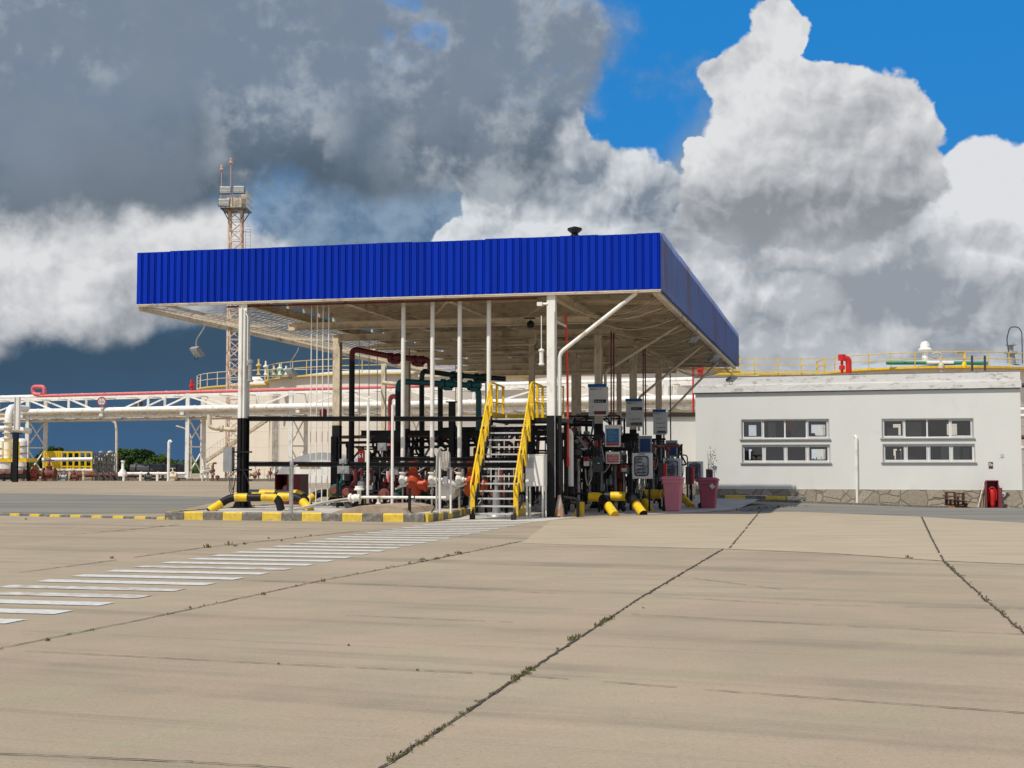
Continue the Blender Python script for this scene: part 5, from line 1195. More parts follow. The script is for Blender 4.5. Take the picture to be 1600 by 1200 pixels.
# interior
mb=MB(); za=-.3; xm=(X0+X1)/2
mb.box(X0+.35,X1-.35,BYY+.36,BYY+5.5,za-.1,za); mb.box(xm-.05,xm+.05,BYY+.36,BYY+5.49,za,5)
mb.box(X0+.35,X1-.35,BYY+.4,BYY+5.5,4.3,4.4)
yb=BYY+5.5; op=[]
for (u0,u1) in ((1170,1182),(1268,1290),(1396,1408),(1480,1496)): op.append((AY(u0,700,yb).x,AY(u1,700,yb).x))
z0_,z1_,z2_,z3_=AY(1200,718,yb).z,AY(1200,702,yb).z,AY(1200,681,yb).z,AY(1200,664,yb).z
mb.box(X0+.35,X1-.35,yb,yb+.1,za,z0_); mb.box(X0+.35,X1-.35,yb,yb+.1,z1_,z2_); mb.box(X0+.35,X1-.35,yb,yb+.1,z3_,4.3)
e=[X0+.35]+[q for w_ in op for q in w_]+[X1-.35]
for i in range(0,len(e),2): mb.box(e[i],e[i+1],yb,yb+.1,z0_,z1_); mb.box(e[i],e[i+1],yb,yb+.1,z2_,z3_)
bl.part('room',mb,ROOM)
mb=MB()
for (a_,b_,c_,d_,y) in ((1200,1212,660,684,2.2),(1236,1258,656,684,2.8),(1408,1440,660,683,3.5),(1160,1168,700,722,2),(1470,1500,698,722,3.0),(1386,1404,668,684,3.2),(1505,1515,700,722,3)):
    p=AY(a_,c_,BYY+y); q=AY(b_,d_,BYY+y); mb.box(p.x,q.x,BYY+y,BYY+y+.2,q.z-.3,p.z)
bl.part('lit_shape_panel',mb,ROOML)  # lit interior shapes, their brightness put into the pale panel colour
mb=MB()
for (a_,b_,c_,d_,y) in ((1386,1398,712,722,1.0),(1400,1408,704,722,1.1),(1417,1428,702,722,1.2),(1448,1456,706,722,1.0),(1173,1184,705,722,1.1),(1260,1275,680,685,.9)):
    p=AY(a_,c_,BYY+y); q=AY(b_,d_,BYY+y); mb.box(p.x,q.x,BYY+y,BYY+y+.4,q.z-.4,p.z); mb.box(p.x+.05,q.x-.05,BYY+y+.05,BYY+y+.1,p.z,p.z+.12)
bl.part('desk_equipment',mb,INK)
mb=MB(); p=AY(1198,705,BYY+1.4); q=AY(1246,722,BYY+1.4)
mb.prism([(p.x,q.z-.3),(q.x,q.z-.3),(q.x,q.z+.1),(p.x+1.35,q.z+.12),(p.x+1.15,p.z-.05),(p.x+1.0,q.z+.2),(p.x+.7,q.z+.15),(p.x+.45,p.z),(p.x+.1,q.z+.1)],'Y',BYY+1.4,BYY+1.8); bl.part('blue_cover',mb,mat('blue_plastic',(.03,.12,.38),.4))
mb=MB(); p=AY(1229,657,BYY+.5); q=AY(1243,673,BYY+.5); mb.box(p.x,q.x,BYY+.25,BYY+.26,q.z,p.z); bl.part('orange_notice',mb,mat('orange_notice',(.5,.16,.08),.6)); 
mb=MB(); a_=PB(1257,707); c_=PB(1200,710)
# downpipe
a_=PB(1338,684); mb=MB(); mb.tube([(a_.x,BYY-.07,gz(a_.x,BYY)+.05),(a_.x,BYY-.07,a_.z),(a_.x-.08,BYY+.0,a_.z+.12)],.075,10,.05); bl.part('downpipe',mb,WHITE)
mb=MB(); mb.box(PB(1563,696).x,PB(1568,696).x,BYY-.02,BYY-.002,PB(1563,715).z,PB(1563,709).z); bl.part('wall_patch',mb,mat('grey_patch',(.5,.5,.49),.9))
# fire sign
a_=PB(1544.5,722); c_=PB(1551.5,732); t=T('fire_sign','small dark red extinguisher sign on the white wall above the cabinet','sign',(a_.x,BYY,c_.z),'C')
mb=MB(); mb.box(a_.x,c_.x,BYY-.02,BYY-.004,c_.z+.11,a_.z); t.part('plate',mb,MAROON)
mb=MB(); w=c_.x-a_.x; mb.box(a_.x+w*.18,a_.x+w*.40,BYY-.025,BYY-.0205,c_.z+.13,a_.z-.05); mb.box(a_.x+w*.40,a_.x+w*.6,BYY-.025,BYY-.0205,a_.z-.09,a_.z-.05); mb.lathe((a_.x+w*.72,BYY-.0265,c_.z+.19),[(.05,0),(.05,.006)],10,'Y'); t.part('pictogram',mb,SIGNW)
mb=MB(); mb.box(a_.x,c_.x,BYY-.02,BYY-.004,c_.z,c_.z+.09); t.part('caption_plate',mb,DGREY)
# fire extinguisher cabinet
yc=BYY-.62; a_=AY(1541,752,yc); c_=AY(1561,795,yc); gzc=gz(a_.x,yc)+.1
t=T('extinguisher_cabinet','open maroon fire cabinet with a red extinguisher trolley, by the right plinth','cabinet',((a_.x+c_.x)/2,yc,gzc),'C'); x0,x1,zt2=a_.x,c_.x,a_.z
mb=MB(); mb.box(x0,x0+.04,yc,yc+.5,gzc,zt2); mb.box(x1-.04,x1,yc,yc+.5,gzc,zt2); mb.box(x0,x1,yc-.02,yc+.5,zt2+.001,zt2+.05); mb.box(x0+.04,x1-.04,yc+.46,yc+.5,gzc,zt2); mb.box(x0+.04,x1-.04,yc,yc+.46,gzc,gzc+.04); t.part('casing',mb,mat('cabinet_red',(.16,.012,.02),.45))
mb=MB(); mb.box(x0-.10,x0-.002,yc-.30,yc-.02,gzc,zt2); mb.box(x1+.002,x1+.18,yc+.0,yc+.03,gzc,zt2-.35); t.part('door',mb,mat('door_faded_red',(.17,.035,.045),.5))
xm=(x0+x1)/2; mb=MB(); mb.lathe((xm,yc+.2,gzc+.12),[(.14,0),(.17,.05),(.17,.72),(.12,.84),(.05,.88)],14); mb.lathe((xm,yc+.12,gzc+.05),[(.08,0),(.12,.06),(.12,.2),(.06,.24)],12); t.part('extinguisher',mb,RED)
mb=MB(); mb.tube([(xm-.2,yc+.15,gzc+.3),(xm-.2,yc+.15,gzc+.95),(xm,yc+.15,gzc+1.15),(xm+.2,yc+.15,gzc+.95),(xm+.2,yc+.15,gzc+.4)],.035,8,.15); t.part('hose',mb,RED)
mb=MB(); mb.tube([(xm,yc+.1,gzc+.98),(xm+.05,yc+.1,gzc+.7),(xm-.05,yc+.05,gzc+.5)],.02,6); t.part('nozzle',mb,RUBBER)
p=AY(1568,773,BYY-.15); t=T('wall_tap','round white and dark fitting on the stone plinth right of the fire cabinet','fitting',(p.x,BYY-.1,p.z),'C'); mb=MB(); mb.lathe((p.x,BYY-.18,p.z),[(.10,0),(.12,.03),(.12,.1)],14,'Y'); t.part('disc',mb,SIGNW); mb=MB(); mb.lathe((p.x,BYY-.20,p.z),[(.04,0),(.05,.015)],10,'Y'); mb.box(p.x+.1,p.x+.25,BYY-.1,BYY-.065,p.z-.12,p.z+.12,tilt=Matrix.Rotation(R_(45),3,'Y')); t.part('centre',mb,DGREY)
# plank stack
yc=BYY-1.0; p=AY(1478,795,yc); gzc=gz(p.x,yc)+.0
t=T('timber_stack','small heap of old brown pallet timber with a crossing plank, before the stone plinth','timber stack',(p.x+1,yc,gzc),'C')
def seg_(u0,v0,u1,v1,w,y,name,m):
    a_=AY(u0,v0,y); c_=AY(u1,v1,y); mb=MB(); mb.bar(a_,c_,.35,w); t.part(name,mb,m)
gzz=gzc
seg_(1457,776.5,1527,785.5,.035,yc-.25,'plank',WOOD)
seg_(1478,769,1492,769.5,.07,yc,'plank',WOOD); seg_(1494,770.5,1508,771.5,.06,yc,'plank',WOOD)
seg_(1473,774.5,1508,777,.05,yc,'plank',WOOD); seg_(1477,782,1511,784,.05,yc,'plank',WOOD); seg_(1476,788.5,1512,788.5,.06,yc,'plank',WOOD)
for (u,v0,v1,w,m) in ((1478.5,769,788,.14,WOOD),(1492,770,794,.11,WOOD),(1505,771,788,.12,WOOD),(1509,786,794,.14,WOOD),(1497,776,790,.10,WOOD),(1485,781,788,.1,WOOD)):
    a_=AY(u,v0,yc); c_=AY(u,v1,yc); mb=MB(); mb.box(a_.x-w/2,a_.x+w/2,yc-.15,yc+.2,max(c_.z,gzc+.02),a_.z); t.part('block',mb,m)
for u0,u1 in ((1480,1492.5),(1494,1506)):
    a_=AY(u0,790,yc); c_=AY(u1,794,yc); mb=MB(); mb.box(a_.x,c_.x,yc-.2,yc+.2,gzc+.01,a_.z); t.part('brick',mb,BRICK if u0<1490 else WOOD)
for k,(u0,u1) in enumerate(((1528,1538),(1531,1541))):
    a_=AY(u0,793,BYY-.5); c_=AY(u1,752,BYY-.1); mb=MB(); mb.tube([tuple(a_),tuple(c_)],.025,6); solo('leaning_pole',mb,WOOD if k else GALV,'thin pole leaning on the wall left of the fire cabinet','pole',tuple(a_),'C',group='thin leaning poles')
AY=AYw
_gl=gz
def gz(x,y): q=W2L((x,y,0)); return _gl(q.x,q.y)
# left annex (lower wall)
an=T('annex_building','lower white annex with a dark stained roof edge behind the canopy columns','building',(AY(1000,760,83).x,83,-.6),'W')
mb=MB(); a_=AY(880,651,83); c_=AY(1090,651,83); mb.box(a_.x,c_.x+.4,83,83.4,-1.6,a_.z); an.part('wall',mb,PLAST)
mb=MB(); mb.box(a_.x-.1,c_.x+.1,82.85,84.5,a_.z+.002,a_.z+.26); an.part('roof_edge',mb,STAIN)
mb=MB(); mb.box(a_.x,c_.x+.3,82.94,82.998,-1.6,.45); an.part('plinth',mb,stone_mat())
# weed plant (tall dry stalks) near the wall + satellite-like disc
p=AY(1111,788,70); base=Vector((p.x,70,gz(p.x,70))); top=AY(1108,700,70)
t=T('dry_stalk_plant','thin dry weed stalks standing against the white wall behind the farther bin','plant',tuple(base),'W'); mb=MB(); rr=random.Random(3)
for k in range(5):
    q=AY(1106+k*2.2,704+rr.random()*20,70); mb.tube([tuple(base+Vector((rr.uniform(-.1,.1),0,0))),tuple(base.lerp(q,.5)+Vector((rr.uniform(-.1,.1),0,0))),tuple(q)],.012,5)
t.part('stems',mb,mat('dry_stem',(.42,.34,.2),.9)); mb=MB()
for k in range(34):
    q=AY(1105+rr.random()*14,698+rr.random()*45,70); s=.03+.03*rr.random(); mb.quad(q,q+Vector((s,0,s*.3)),q+Vector((s*.8,.02,s)),q+Vector((-s*.2,.02,s*.7)))
t.part('leaves',mb,mat('dry_leaf',(.40,.36,.22),.9,var=.3))
p=AY(1117,731,69); mb=MB(); mb.lathe(tuple(p),[(.10,0),(.12,.02),(.12,.04)],14,'Y'); mb.bar((p.x,69.05,gz(p.x,69)),(p.x-.02,69.05,p.z),.03,.03); solo('disc_marker',mb,SIGNW,'small white disc on a thin post above the farther bin','marker',tuple(p),'W')
# ================================================================== TANKS
def railing(t,fn,n,h,m,posts=True,r=.04):
    """fn(k)->point along the rim for k in 0..n"""
    for hh in (h,h*.52):
        mb=MB(); mb.tube([tuple(Vector(fn(k))+Vector((0,0,hh))) for k in range(n+1)],r,5); t.part('rail',mb,m)
    for k in range(0,n+1,2):
        p=Vector(fn(k)); mb=MB(); mb.bar(p,p+Vector((0,0,h)),r*1.9,r*1.9); t.part('rail_post',mb,m)
def tank(name,label,cx_,cy_,R,H,m,rim,rail,a0,a1,h=1.2,dome=1.2,dm=None,fr_lo=0.0,n=40,green=False):
    t=T(name,label,'storage tank',(cx_,cy_,0),'W',group='white storage tanks')
    mb=MB(); mb.lathe((cx_,cy_,-1.5),[(R,0),(R,H+1.5)],96); t.part('shell',mb,m)
    mb=MB(); mb.lathe((cx_,cy_,H),[(R-.05,.0),(R*.75,dome*.55),(R*.4,dome*.88),(.1,dome)],64); t.part('roof',mb,dm or m)
    mb=MB(); mb.lathe((cx_,cy_,H-.02),[(R+.02,-.12),(R+.55,-.10),(R+.55,.06),(R+.02,.05)],96); t.part('walkway',mb,rim)
    railing(t,lambda k:(cx_+(R+.5)*math.cos(a0+(a1-a0)*k/n),cy_+(R+.5)*math.sin(a0+(a1-a0)*k/n),H+.05),n,h,rail)
    mb=MB()
    for zz in [H*i/6 for i in range(1,6)]: mb.lathe((cx_,cy_,zz),[(R+.006,0),(R+.018,.01),(R+.018,.03),(R+.006,.04)],96)
    t.part('weld_seam',mb,m)
    return t
# tank A: left, behind mast
RA=15.2; XA=-37.2+RA; YA=166
tA=tank('storage_tank','large cream tank on the left with zigzag side stairs and pale rim railing',XA,YA,RA,10.4,TANKW,PALEY,CREAM,R_(180),R_(330),h=1.5,n=34)
mb=MB(); mb.lathe((XA-7.5,YA-8,10.6),[(.9,0),(.9,.7),(.5,1.0)],14); tA.part('manhole',mb,WHITE)
# its stairs
for run in range(1):
    pts0=AY(318,722,147); pts1=AY(432,645,147); n=26
    for i in range(n):
        q=Vector(pts0).lerp(Vector(pts1),(i+.5)/n); mb=MB(); mb.box(q.x-.19,q.x+.19,147,148.1,q.z-.03,q.z+.03)
        tA.part('stair_tread',mb,WHITE)
    mb=MB(); mb.bar(tuple(pts0),tuple(pts1),.12,.28); mb.bar(tuple(Vector(pts0)+Vector((0,1.1,0))),tuple(Vector(pts1)+Vector((0,1.1,0))),.12,.28); tA.part('stair_stringer',mb,CREAM)
    mb=MB(); u_=Vector((0,0,1.1)); mb.tube([tuple(pts0+u_),tuple(pts1+u_)],.035,5)
    for i in range(27):
        q=Vector(pts0).lerp(Vector(pts1),i/26); mb.bar(q,q+u_,.035,.035)
    tA.part('stair_rail',mb,CREAM)
# tank B: bigger, nearer, centre-left
RB=16.5; XB=-26.6+RB; YB=152
tB=tank('storage_tank','large white tank behind the pipe bridge centre left, yellow rim and green cap',XB,YB,RB,10.55,TANKW,PALEY,PALEY,R_(178),R_(345),h=1.45,n=44)
mb=MB(); q=AY(455,590,138); mb.lathe((q.x-1.6,YB-11,10.75),[(1.0,0),(1.0,.35),(.6,.6)],20); tB.part('green_hatch',mb,mat('pale_green_hatch',(.22,.38,.24),.6))
for (u,hh,m) in ((404,1.6,PALEY),(415,1.4,WHITE),(428,.9,CREAM),(437,1.1,WHITE),(447,.9,WHITE)):
    q=AY(u,590,140); mb=MB(); mb.lathe((q.x,140,10.7),[(.28,0),(.12,.1),(.12,hh*.5),(.28,hh*.55),(.28,hh*.62),(.1,hh*.7),(.08,hh)],12); tB.part('roof_fitting',mb,m)
# tank D behind annex
tD=tank('storage_tank','pale tank with yellow rim seen between the canopy posts above the annex',AY(985,590,140).x,146,11.5,11.2,TANKW,YEL,PALEY,R_(180),R_(360),h=1.6,n=30)
# tank C right
YC=122; XC=AY(1452,590,YC).x; RC=AY(1452+163,590,YC).x-XC; HC=1.6+(725-583)*(YC-RC)/2155
tC=tank('storage_tank','white tank behind the building on the right with bright yellow railing ring',XC,YC,RC,HC+.55,TANKW,YEL,PALEY,R_(165),R_(375),h=1.15,dome=1.15,n=36,dm=mat('grey_dome',(.52,.54,.55),.4,metal=.2,var=.08))
ztop=HC+.6
for (u,rr_,pf,m,nm) in ((1446,.30,[(.55,0),(.3,.06),(.26,1.15),(.55,1.2),(.62,1.3),(.42,1.45),(.42,1.7),(.3,1.95),(.05,2.05)],WHITE,'roof_vent'),(1580,.3,[(.75,0),(.4,.08),(.32,.9),(.55,.95),(.55,1.1),(.22,1.2),(.22,1.6),(.5,1.7),(.3,1.9),(.05,1.95)],GREY,'roof_vent')):
    q=AY(u,575,YC-RC*.35); mb=MB(); mb.lathe((q.x,YC-RC*.35,ztop+.55),pf,16); tC.part(nm,mb,m)
mb=MB(); q=AY(1582,525,YC-RC*.6); mb.tube([(q.x-.3,YC-RC*.6,ztop+1.0),(q.x-.5,YC-RC*.6,ztop+2.6),(q.x-.2,YC-RC*.6,ztop+3.6),(q.x+.5,YC-RC*.6,ztop+3.6),(q.x+.8,YC-RC*.6,ztop+3.2),(q.x+.8,YC-RC*.6,ztop+.5)],.05,6,.3); tC.part('vent_loop',mb,DGREY)
mb=MB(); q=AY(1450,580,YC-RC*.9)
g0=AY(1385,577,YC-RC); g1=AY(1545,577,YC-RC); mb.tube([(AY(1385,577,YC-RC*.9).x,YC-RC*.9,ztop+.32),(AY(1545,577,YC-RC*.9).x,YC-RC*.9,ztop+.32)],.14,8); tC.part('green_pipe',mb,GRN)
mb=MB(); mb.tube([(AY(1448,577,YC-RC*.92).x,YC-RC*.92,ztop+.34),(AY(1490,577,YC-RC*.92).x,YC-RC*.92,ztop+.34)],.12,8); tC.part('white_pipe',mb,WHITE)
for u in (1470,1506):
    q=AY(u,565,YC-RC-.3); mb=MB(); mb.tube([(q.x-.7,YC-RC-.4,ztop+.95),(q.x-.3,YC-RC-.4,ztop+1.1),(q.x,YC-RC-.4,ztop+1.0),(q.x,YC-RC-.4,ztop-1.0)],.06,6,.1); mb.lathe((q.x,YC-RC-.4,ztop-.2),[(.2,0),(.22,.3),(.12,.5)],10); tC.part('drain_fitting',mb,CREAM if u<1500 else YEL)
for u in (1519,1539):
    q=AY(u,575,100); mb=MB(); mb.bar((q.x,100,5.0),(q.x,100,1.6+(725-555)*100/2155),.13,.13); solo('grey_post',mb,DGREY,('left' if u<1530 else 'right')+' of the two short grey posts rising behind the right parapet','post',(q.x,100,5.0),'W',group='short grey posts behind the parapet')
# red pipe bend on roof
q=AY(1316,570,79); zr=1.6+(725-584)*78/2155; t=T('red_hydrant_pipe','thick red inverted u shaped pipe on the building roof edge','pipe',(q.x,79,zr-.3),'W')
def zv(v,Y=79): return 1.6+(725-v)*Y/2155
xq=lambda u:AY(u,570,79).x
mb=MB(); mb.tube([(xq(1326),79,zr-.3),(xq(1326),79,zv(560)),(xq(1316.5),79,zv(559))],.17,12,.32); t.part('bend',mb,RED)
mb=MB(); mb.tube([(xq(1315.5),79,zr-.3),(xq(1315.5),79,zv(562))],.08,10); mb.lathe((xq(1315.5),79,zv(574)),[(.08,-.15),(.17,-.1),(.17,.1),(.08,.15)],12); mb.lathe((xq(1315.5),79,zv(563)),[(.22,0),(.22,.34),(.2,.36)],12); t.part('valve_stem',mb,RED)
for (u,w,lab) in ((1083,.10,'thin red standpipe seen under the far canopy corner'),(1094.5,.26,'thick red standpipe stub above the parapet, under the far canopy corner')):
    q=AY(u,590,86); mb=MB(); mb.tube([(q.x,86,3.5 if u<1090 else 6.0),(q.x,86,zv(577,86))],w/2*1.3,10); mb.lathe((q.x,86,zv(580,86)),[(w*.6,0),(w*.9,.05),(w*.9,.3),(w*.4,.35)],10); solo('red_standpipe',mb,RED,lab,'standpipe',(q.x,86,3.5 if u<1090 else 6.0),'W')
# straight walkway rail between tanks
t=T('catwalk','straight yellow railed catwalk running left from the right tank','catwalk',(AY(1220,583,118).x,118,0),'W'); Yw=118
xa_,xb_=AY(1120,583,Yw).x,AY(1289,583,Yw).x; zb_=zv(583,Yw); zt_2=zv(560,Yw)
mb=MB(); mb.box(xa_,xb_,Yw,Yw+1.0,zb_-.12,zb_+.05); t.part('deck',mb,YEL)
for zz in (zt_2,zb_+(zt_2-zb_)*.55,zb_+.22):
    mb=MB(); mb.bar((xa_,Yw,zz),(xb_,Yw,zz),.06,.07); t.part('rail',mb,PALEY)
for k in range(8):
    xx=xb_-(xb_-xa_)*k/4.6
    if xx<xa_-.1: break
    mb=MB(); mb.bar((xx,Yw,zb_),(xx,Yw,zt_2),.10,.10); t.part('post',mb,PALEY)
for xx in (xa_+1,xb_-.5):
    mb=MB(); mb.bar((xx,Yw+.5,-1.3),(xx,Yw+.5,zb_-.13),.25,.25); t.part('support',mb,WHITE)
# right edge bits
t=T('side_pipe_rack','pale pipe rack with brown pipes just right of the building corner','pipe rack',(PB(1604,760).x+.3,84,-1),'W')
for k,(v,m) in enumerate(((602,DGREY),(640,WHITE),(650,WHITE),(683,BROWNP),(700,WHITE))):
    q=AY(1598,v,84); mb=MB(); mb.tube([(q.x-.5,84,q.z),(q.x+6,84,q.z)],.14,8); t.part('pipe',mb,m)
for xx in (1.2,5.5):
    q=AY(1598,700,84); mb=MB(); mb.bar((q.x+xx,84.3,-1.3),(q.x+xx,84.3,6.5),.2,.2); t.part('post',mb,GREY)
# ================================================================== PIPE BRIDGE
def RK(u,v=600):   # point on the rack line (x,y) for image column u
    k=(u-800)/F; X0_,Y0_,s=-32.0,135.0,-.45
    d=ray(u,v); kk=d.x/d.y; X=kk*(Y0_-s*X0_)/(1-kk*s); return X,Y0_+s*(X-X0_)
ZTOP=8.62; ZLOW=6.25
def RKz(u,z): x,y=RK(u); return Vector((x,y,z))
ddir=(RKz(0,0)-RKz(400,0)).normalized(); bk=Vector((-ddir.y,ddir.x,0)); 
if bk.y<0: bk=-bk
br=T('pipe_bridge','long white truss pipe bridge crossing behind the canopy on lattice legs','pipe bridge',tuple(RKz(300,0)),'W')
ub=[-30,44.5,108,170,232,294,378,455,535,640,740,850,960,1080]
L0=RKz(-60,ZTOP-.25); L1=RKz(1180,ZTOP-.25)
for off in (0,2.6):
    mb=MB(); mb.bar(L0+bk*off,L1+bk*off,.18,.22); br.part('top_chord',mb,WHITE)
    mb=MB(); mb.bar(L0+bk*off-Vector((0,0,2.0)),L1+bk*off-Vector((0,0,2.0)),.18,.22); br.part('bottom_chord',mb,WHITE)
zt3,zb3=ZTOP-.36,ZTOP-2.14
for off in (0,2.6):
    for i in range(len(ub)-1):
        u0,u1=ub[i],ub[i+1]; um=(u0+u1)/2
        if i%4!=3 or i>5:
            mb=MB(); p=RKz(u0,0)+bk*off; mb.bar(p+Vector((0,0,zb3)),p+Vector((0,0,zt3)),.22,.18); br.part('strut',mb,WHITE)
        a_=RKz(u0,0)+bk*off; c_=RKz(u1,0)+bk*off
        if i%4 in ((1,2) if i<6 else (0,1)): pA,pB=a_+Vector((0,0,zt3)),c_+Vector((0,0,zb3))
        else: pA,pB=a_+Vector((0,0,zb3)),c_+Vector((0,0,zt3))
        mb=MB(); mb.bar(pA,pB,.15,.15)
        if off==0 or i%2: br.part('diagonal',mb,WHITE)
nn=30
for i in range(nn):
    mb=MB(); p=L0.lerp(L1,(i+.5)/nn); mb.bar(p+Vector((0,0,-2.16)),p+bk*2.6+Vector((0,0,-2.16)),.12,.12); br.part('cross_bar',mb,CREAM); mb=MB(); mb.bar(p+Vector((0,0,-.05)),p+bk*2.6+Vector((0,0,-.05)),.08,.08); br.part('cross_bar',mb,CREAM)
mb=MB(); a_=L0+bk*.2-Vector((0,0,2.26)); 
mb.bar(L0+bk*1.3-Vector((0,0,2.32)),L1+bk*1.3-Vector((0,0,2.32)),2.3,.10); br.part('deck',mb,CREAM)
# legs
for k,u in enumerate((44.5,294,455,640,850,1040)):
    for off in (0,2.6):
        mb=MB(); p=RKz(u,0)+bk*off; mb.ibeam(p,p+Vector((0,0,ZTOP-.1)),.36,.36,.05,up=(0,1,0)); br.part('leg',mb,WHITE)
    p=RKz(u,0); q=p+bk*2.6; mb=MB()
    for (z0,z1) in ((.3,3.2),(3.4,6.2)):
        mb.bar(p+Vector((0,0,z0)),q+Vector((0,0,z1)),.10,.10); mb.bar(q+Vector((0,0,z0)),p+Vector((0,0,z1)),.10,.10)
    mb.bar(p+Vector((0,0,3.3)),q+Vector((0,0,3.3)),.14,.14); br.part('leg_bracing',mb,WHITE)
    mb=MB(); mb.box(p.x-.5,p.x+.5,p.y-.5,p.y+.5,0,.22); br.part('footing',mb,SLABC)
# pipes on the bridge (things of their own)
def bpipe(zo,off,r,m,label,u0=-60,u1=1180):
    a_=RKz(u0,0)+bk*off; c_=RKz(u1,0)+bk*off; a_.z=c_.z=zo; mb=MB(); n=24
    mb.tube([tuple(a_.lerp(c_,i/n)) for i in range(n+1)],r,12)
    for i in range(1,n,3): 
        p=a_.lerp(c_,i/n+.01); q=a_.lerp(c_,i/n+.012); mb.tube([tuple(p),tuple(q)],r*1.12,12)
    return solo('bridge_pipe',mb,m,label,'pipe',tuple(a_),'W',group='pipes on the bridge')
bpipe(7.0,-.45,.29,WHITE,'thick white pipe along the front of the pipe bridge',u0=18)
bpipe(ZTOP+.05,.45,.15,PINKR,'faded red pipe along the top of the pipe bridge',u0=58,u1=700)
bpipe(ZTOP+.05,1.3,.22,WHITE,'white pipe on top of the bridge behind the red pipe')
bpipe(6.85,1.0,.22,CREAM,'cream pipe inside the lower chord of the pipe bridge')
bpipe(6.80,1.9,.25,WHITE,'second white pipe inside the lower chord of the pipe bridge')
# brackets under white pipe
mb=MB()
for u in (40,164,290,470,560): p=RKz(u,0)-bk*.45; mb.box(p.x-.18,p.x+.18,p.y-.25,p.y+.6,6.40,6.66)
br.part('bracket',mb,WHITE)
# red expansion loop
c0_=RKz(55,0)+bk*.5
def rl(u,v): x,y=RK(u); p=Vector((x,y,0))+bk*.5; p.z=1.6+(725-v)*p.y/2155; return p
mb=MB(); pts=[rl(60,616.5),rl(47,616),rl(45.5,604),rl(64,604),rl(64,616)]
mb.tube([tuple(p) for p in pts],.21,12,.6); solo('expansion_loop',mb,PINKR,'faded red pipe loop standing on top of the bridge at the left','pipe loop',tuple(pts[1]),'W')
# height limit sign
p=RKz(169.5,0)-bk*.95; p.z=1.6+(725-627.3)*p.y/2155; rs=7.4*p.y/2155
t=T('height_limit_sign','round red ringed height limit sign reading 3,5m on the bridge','road sign',tuple(p),'W')
ax_=MB(); ax_.lathe(tuple(p),[(rs,-.03),(rs,.03)],32,'Y'); t.part('ring',ax_,mat('sign_ring_red',(.40,.03,.07),.4))
ax_=MB(); ax_.lathe(tuple(p),[(rs*.74,-.045),(rs*.74,-.031)],32,'Y'); t.part('face',ax_,SIGNW)
t.part('lettering',text_mb('3,5m',rs*.58,(p.x,p.y-.05,p.z-rs*.2),'CENTER'),INK)
ax_=MB(); 
for s in (1,-1): ax_.prism([(p.x-rs*.14,p.z+s*rs*.66),(p.x+rs*.14,p.z+s*rs*.66),(p.x,p.z+s*rs*.42)],'Y',p.y-.055,p.y-.046)
t.part('arrow',ax_,INK)
ax_=MB(); ax_.box(p.x-.12,p.x+.12,p.y+.04,p.y+.12,p.z-rs*1.6,p.z-rs*.2); t.part('stem',ax_,WHITE)
p2=RKz(189,0)+bk*2.75; p2.z=1.6+(725-633)*p2.y/2155; t=T('height_limit_sign','dark back of a round road sign on the far side of the bridge','road sign',tuple(p2),'W')
ax_=MB(); ax_.lathe(tuple(p2),[(.5,-.03),(.5,.03)],28,'Y'); t.part('plate',ax_,DGREY); ax_=MB(); ax_.box(p2.x-.09,p2.x+.09,p2.y-.12,p2.y-.04,p2.z-.75,p2.z+.3); t.part('stem',ax_,GREY)
# red stub at 293
p=RKz(292,0)+bk*.8; mb=MB(); mb.tube([(p.x,p.y,8.5),(p.x,p.y,1.6+(725-593)*p.y/2155)],.17,10); mb.lathe((p.x,p.y,9.2),[(.18,0),(.28,.05),(.28,.2),(.18,.25)],12); solo('red_stub_pipe',mb,RED,'short bright red upright pipe on the bridge left of the cream tank','pipe',(p.x,p.y,8.5),'W')
# hanging elbow pipe by tank A
t=T('elbow_drop_pipe','cream pipe dropping below the bridge and turning right toward the front column','pipe',tuple(AY(327,670,133)),'W')
mb=MB(); mb.tube([tuple(AY(327,648,133)),tuple(AY(327.5,666,133)),tuple(AY(334,669,133)),tuple(AY(368,672,133))],.22,12,.5); t.part('pipe',mb,CREAM); mb=MB(); q=AY(346,669.5,133); mb.lathe(tuple(q),[(.26,-.2),(.34,-.15),(.34,.15),(.26,.2)],14,'X'); t.part('flange',mb,CREAM)
# ================================================================== MAST
mY=141; mx=AY(367,500,mY).x; half=.62
t=T('lighting_mast','tall rusty white lattice mast with a floodlight cage and two aerials','lighting mast',(mx,mY,0),'W')
ztp=zv(326,mY); H0=ztp
mb=MB()
legs=[(mx-half,mY-half),(mx+half,mY-half),(mx+half,mY+half),(mx-half,mY+half)]
for (x,y) in legs: mb.bar((x,y,0),(x,y,H0),.17,.17)
t.part('mast_leg',mb,RUST)
mb=MB(); n=int(H0/1.0)
for i in range(n):
    z0=H0*i/n; z1=H0*(i+1)/n
    for k in range(4):
        a_=legs[k]; c_=legs[(k+1)%4]
        if (i+k)%2: a_,c_=c_,a_
        mb.bar((*a_,z0),(*c_,z1),.085,.085); mb.bar((*a_,z1),(*c_,z1),.07,.07)
t.part('lattice',mb,RUST)
mb=MB(); xl_=mx+half+.45
for s in (0,.5): mb.bar((xl_+s,mY-.3,0),(xl_+s,mY-.3,H0-2),.05,.05)
for k in range(14): 
    z=H0-2.2-k*2; mb.bar((mx+half,mY-.3,z),(xl_+.5,mY-.3,z),.05,.05)
for k in range(80): z=k*.33; mb.bar((xl_,mY-.3,z),(xl_+.5,mY-.3,z),.03,.03)
t.part('ladder',mb,GALV)
hw=1.36; mb=MB(); mb.box(mx-hw,mx+hw,mY-hw,mY+hw,H0,H0+.12)
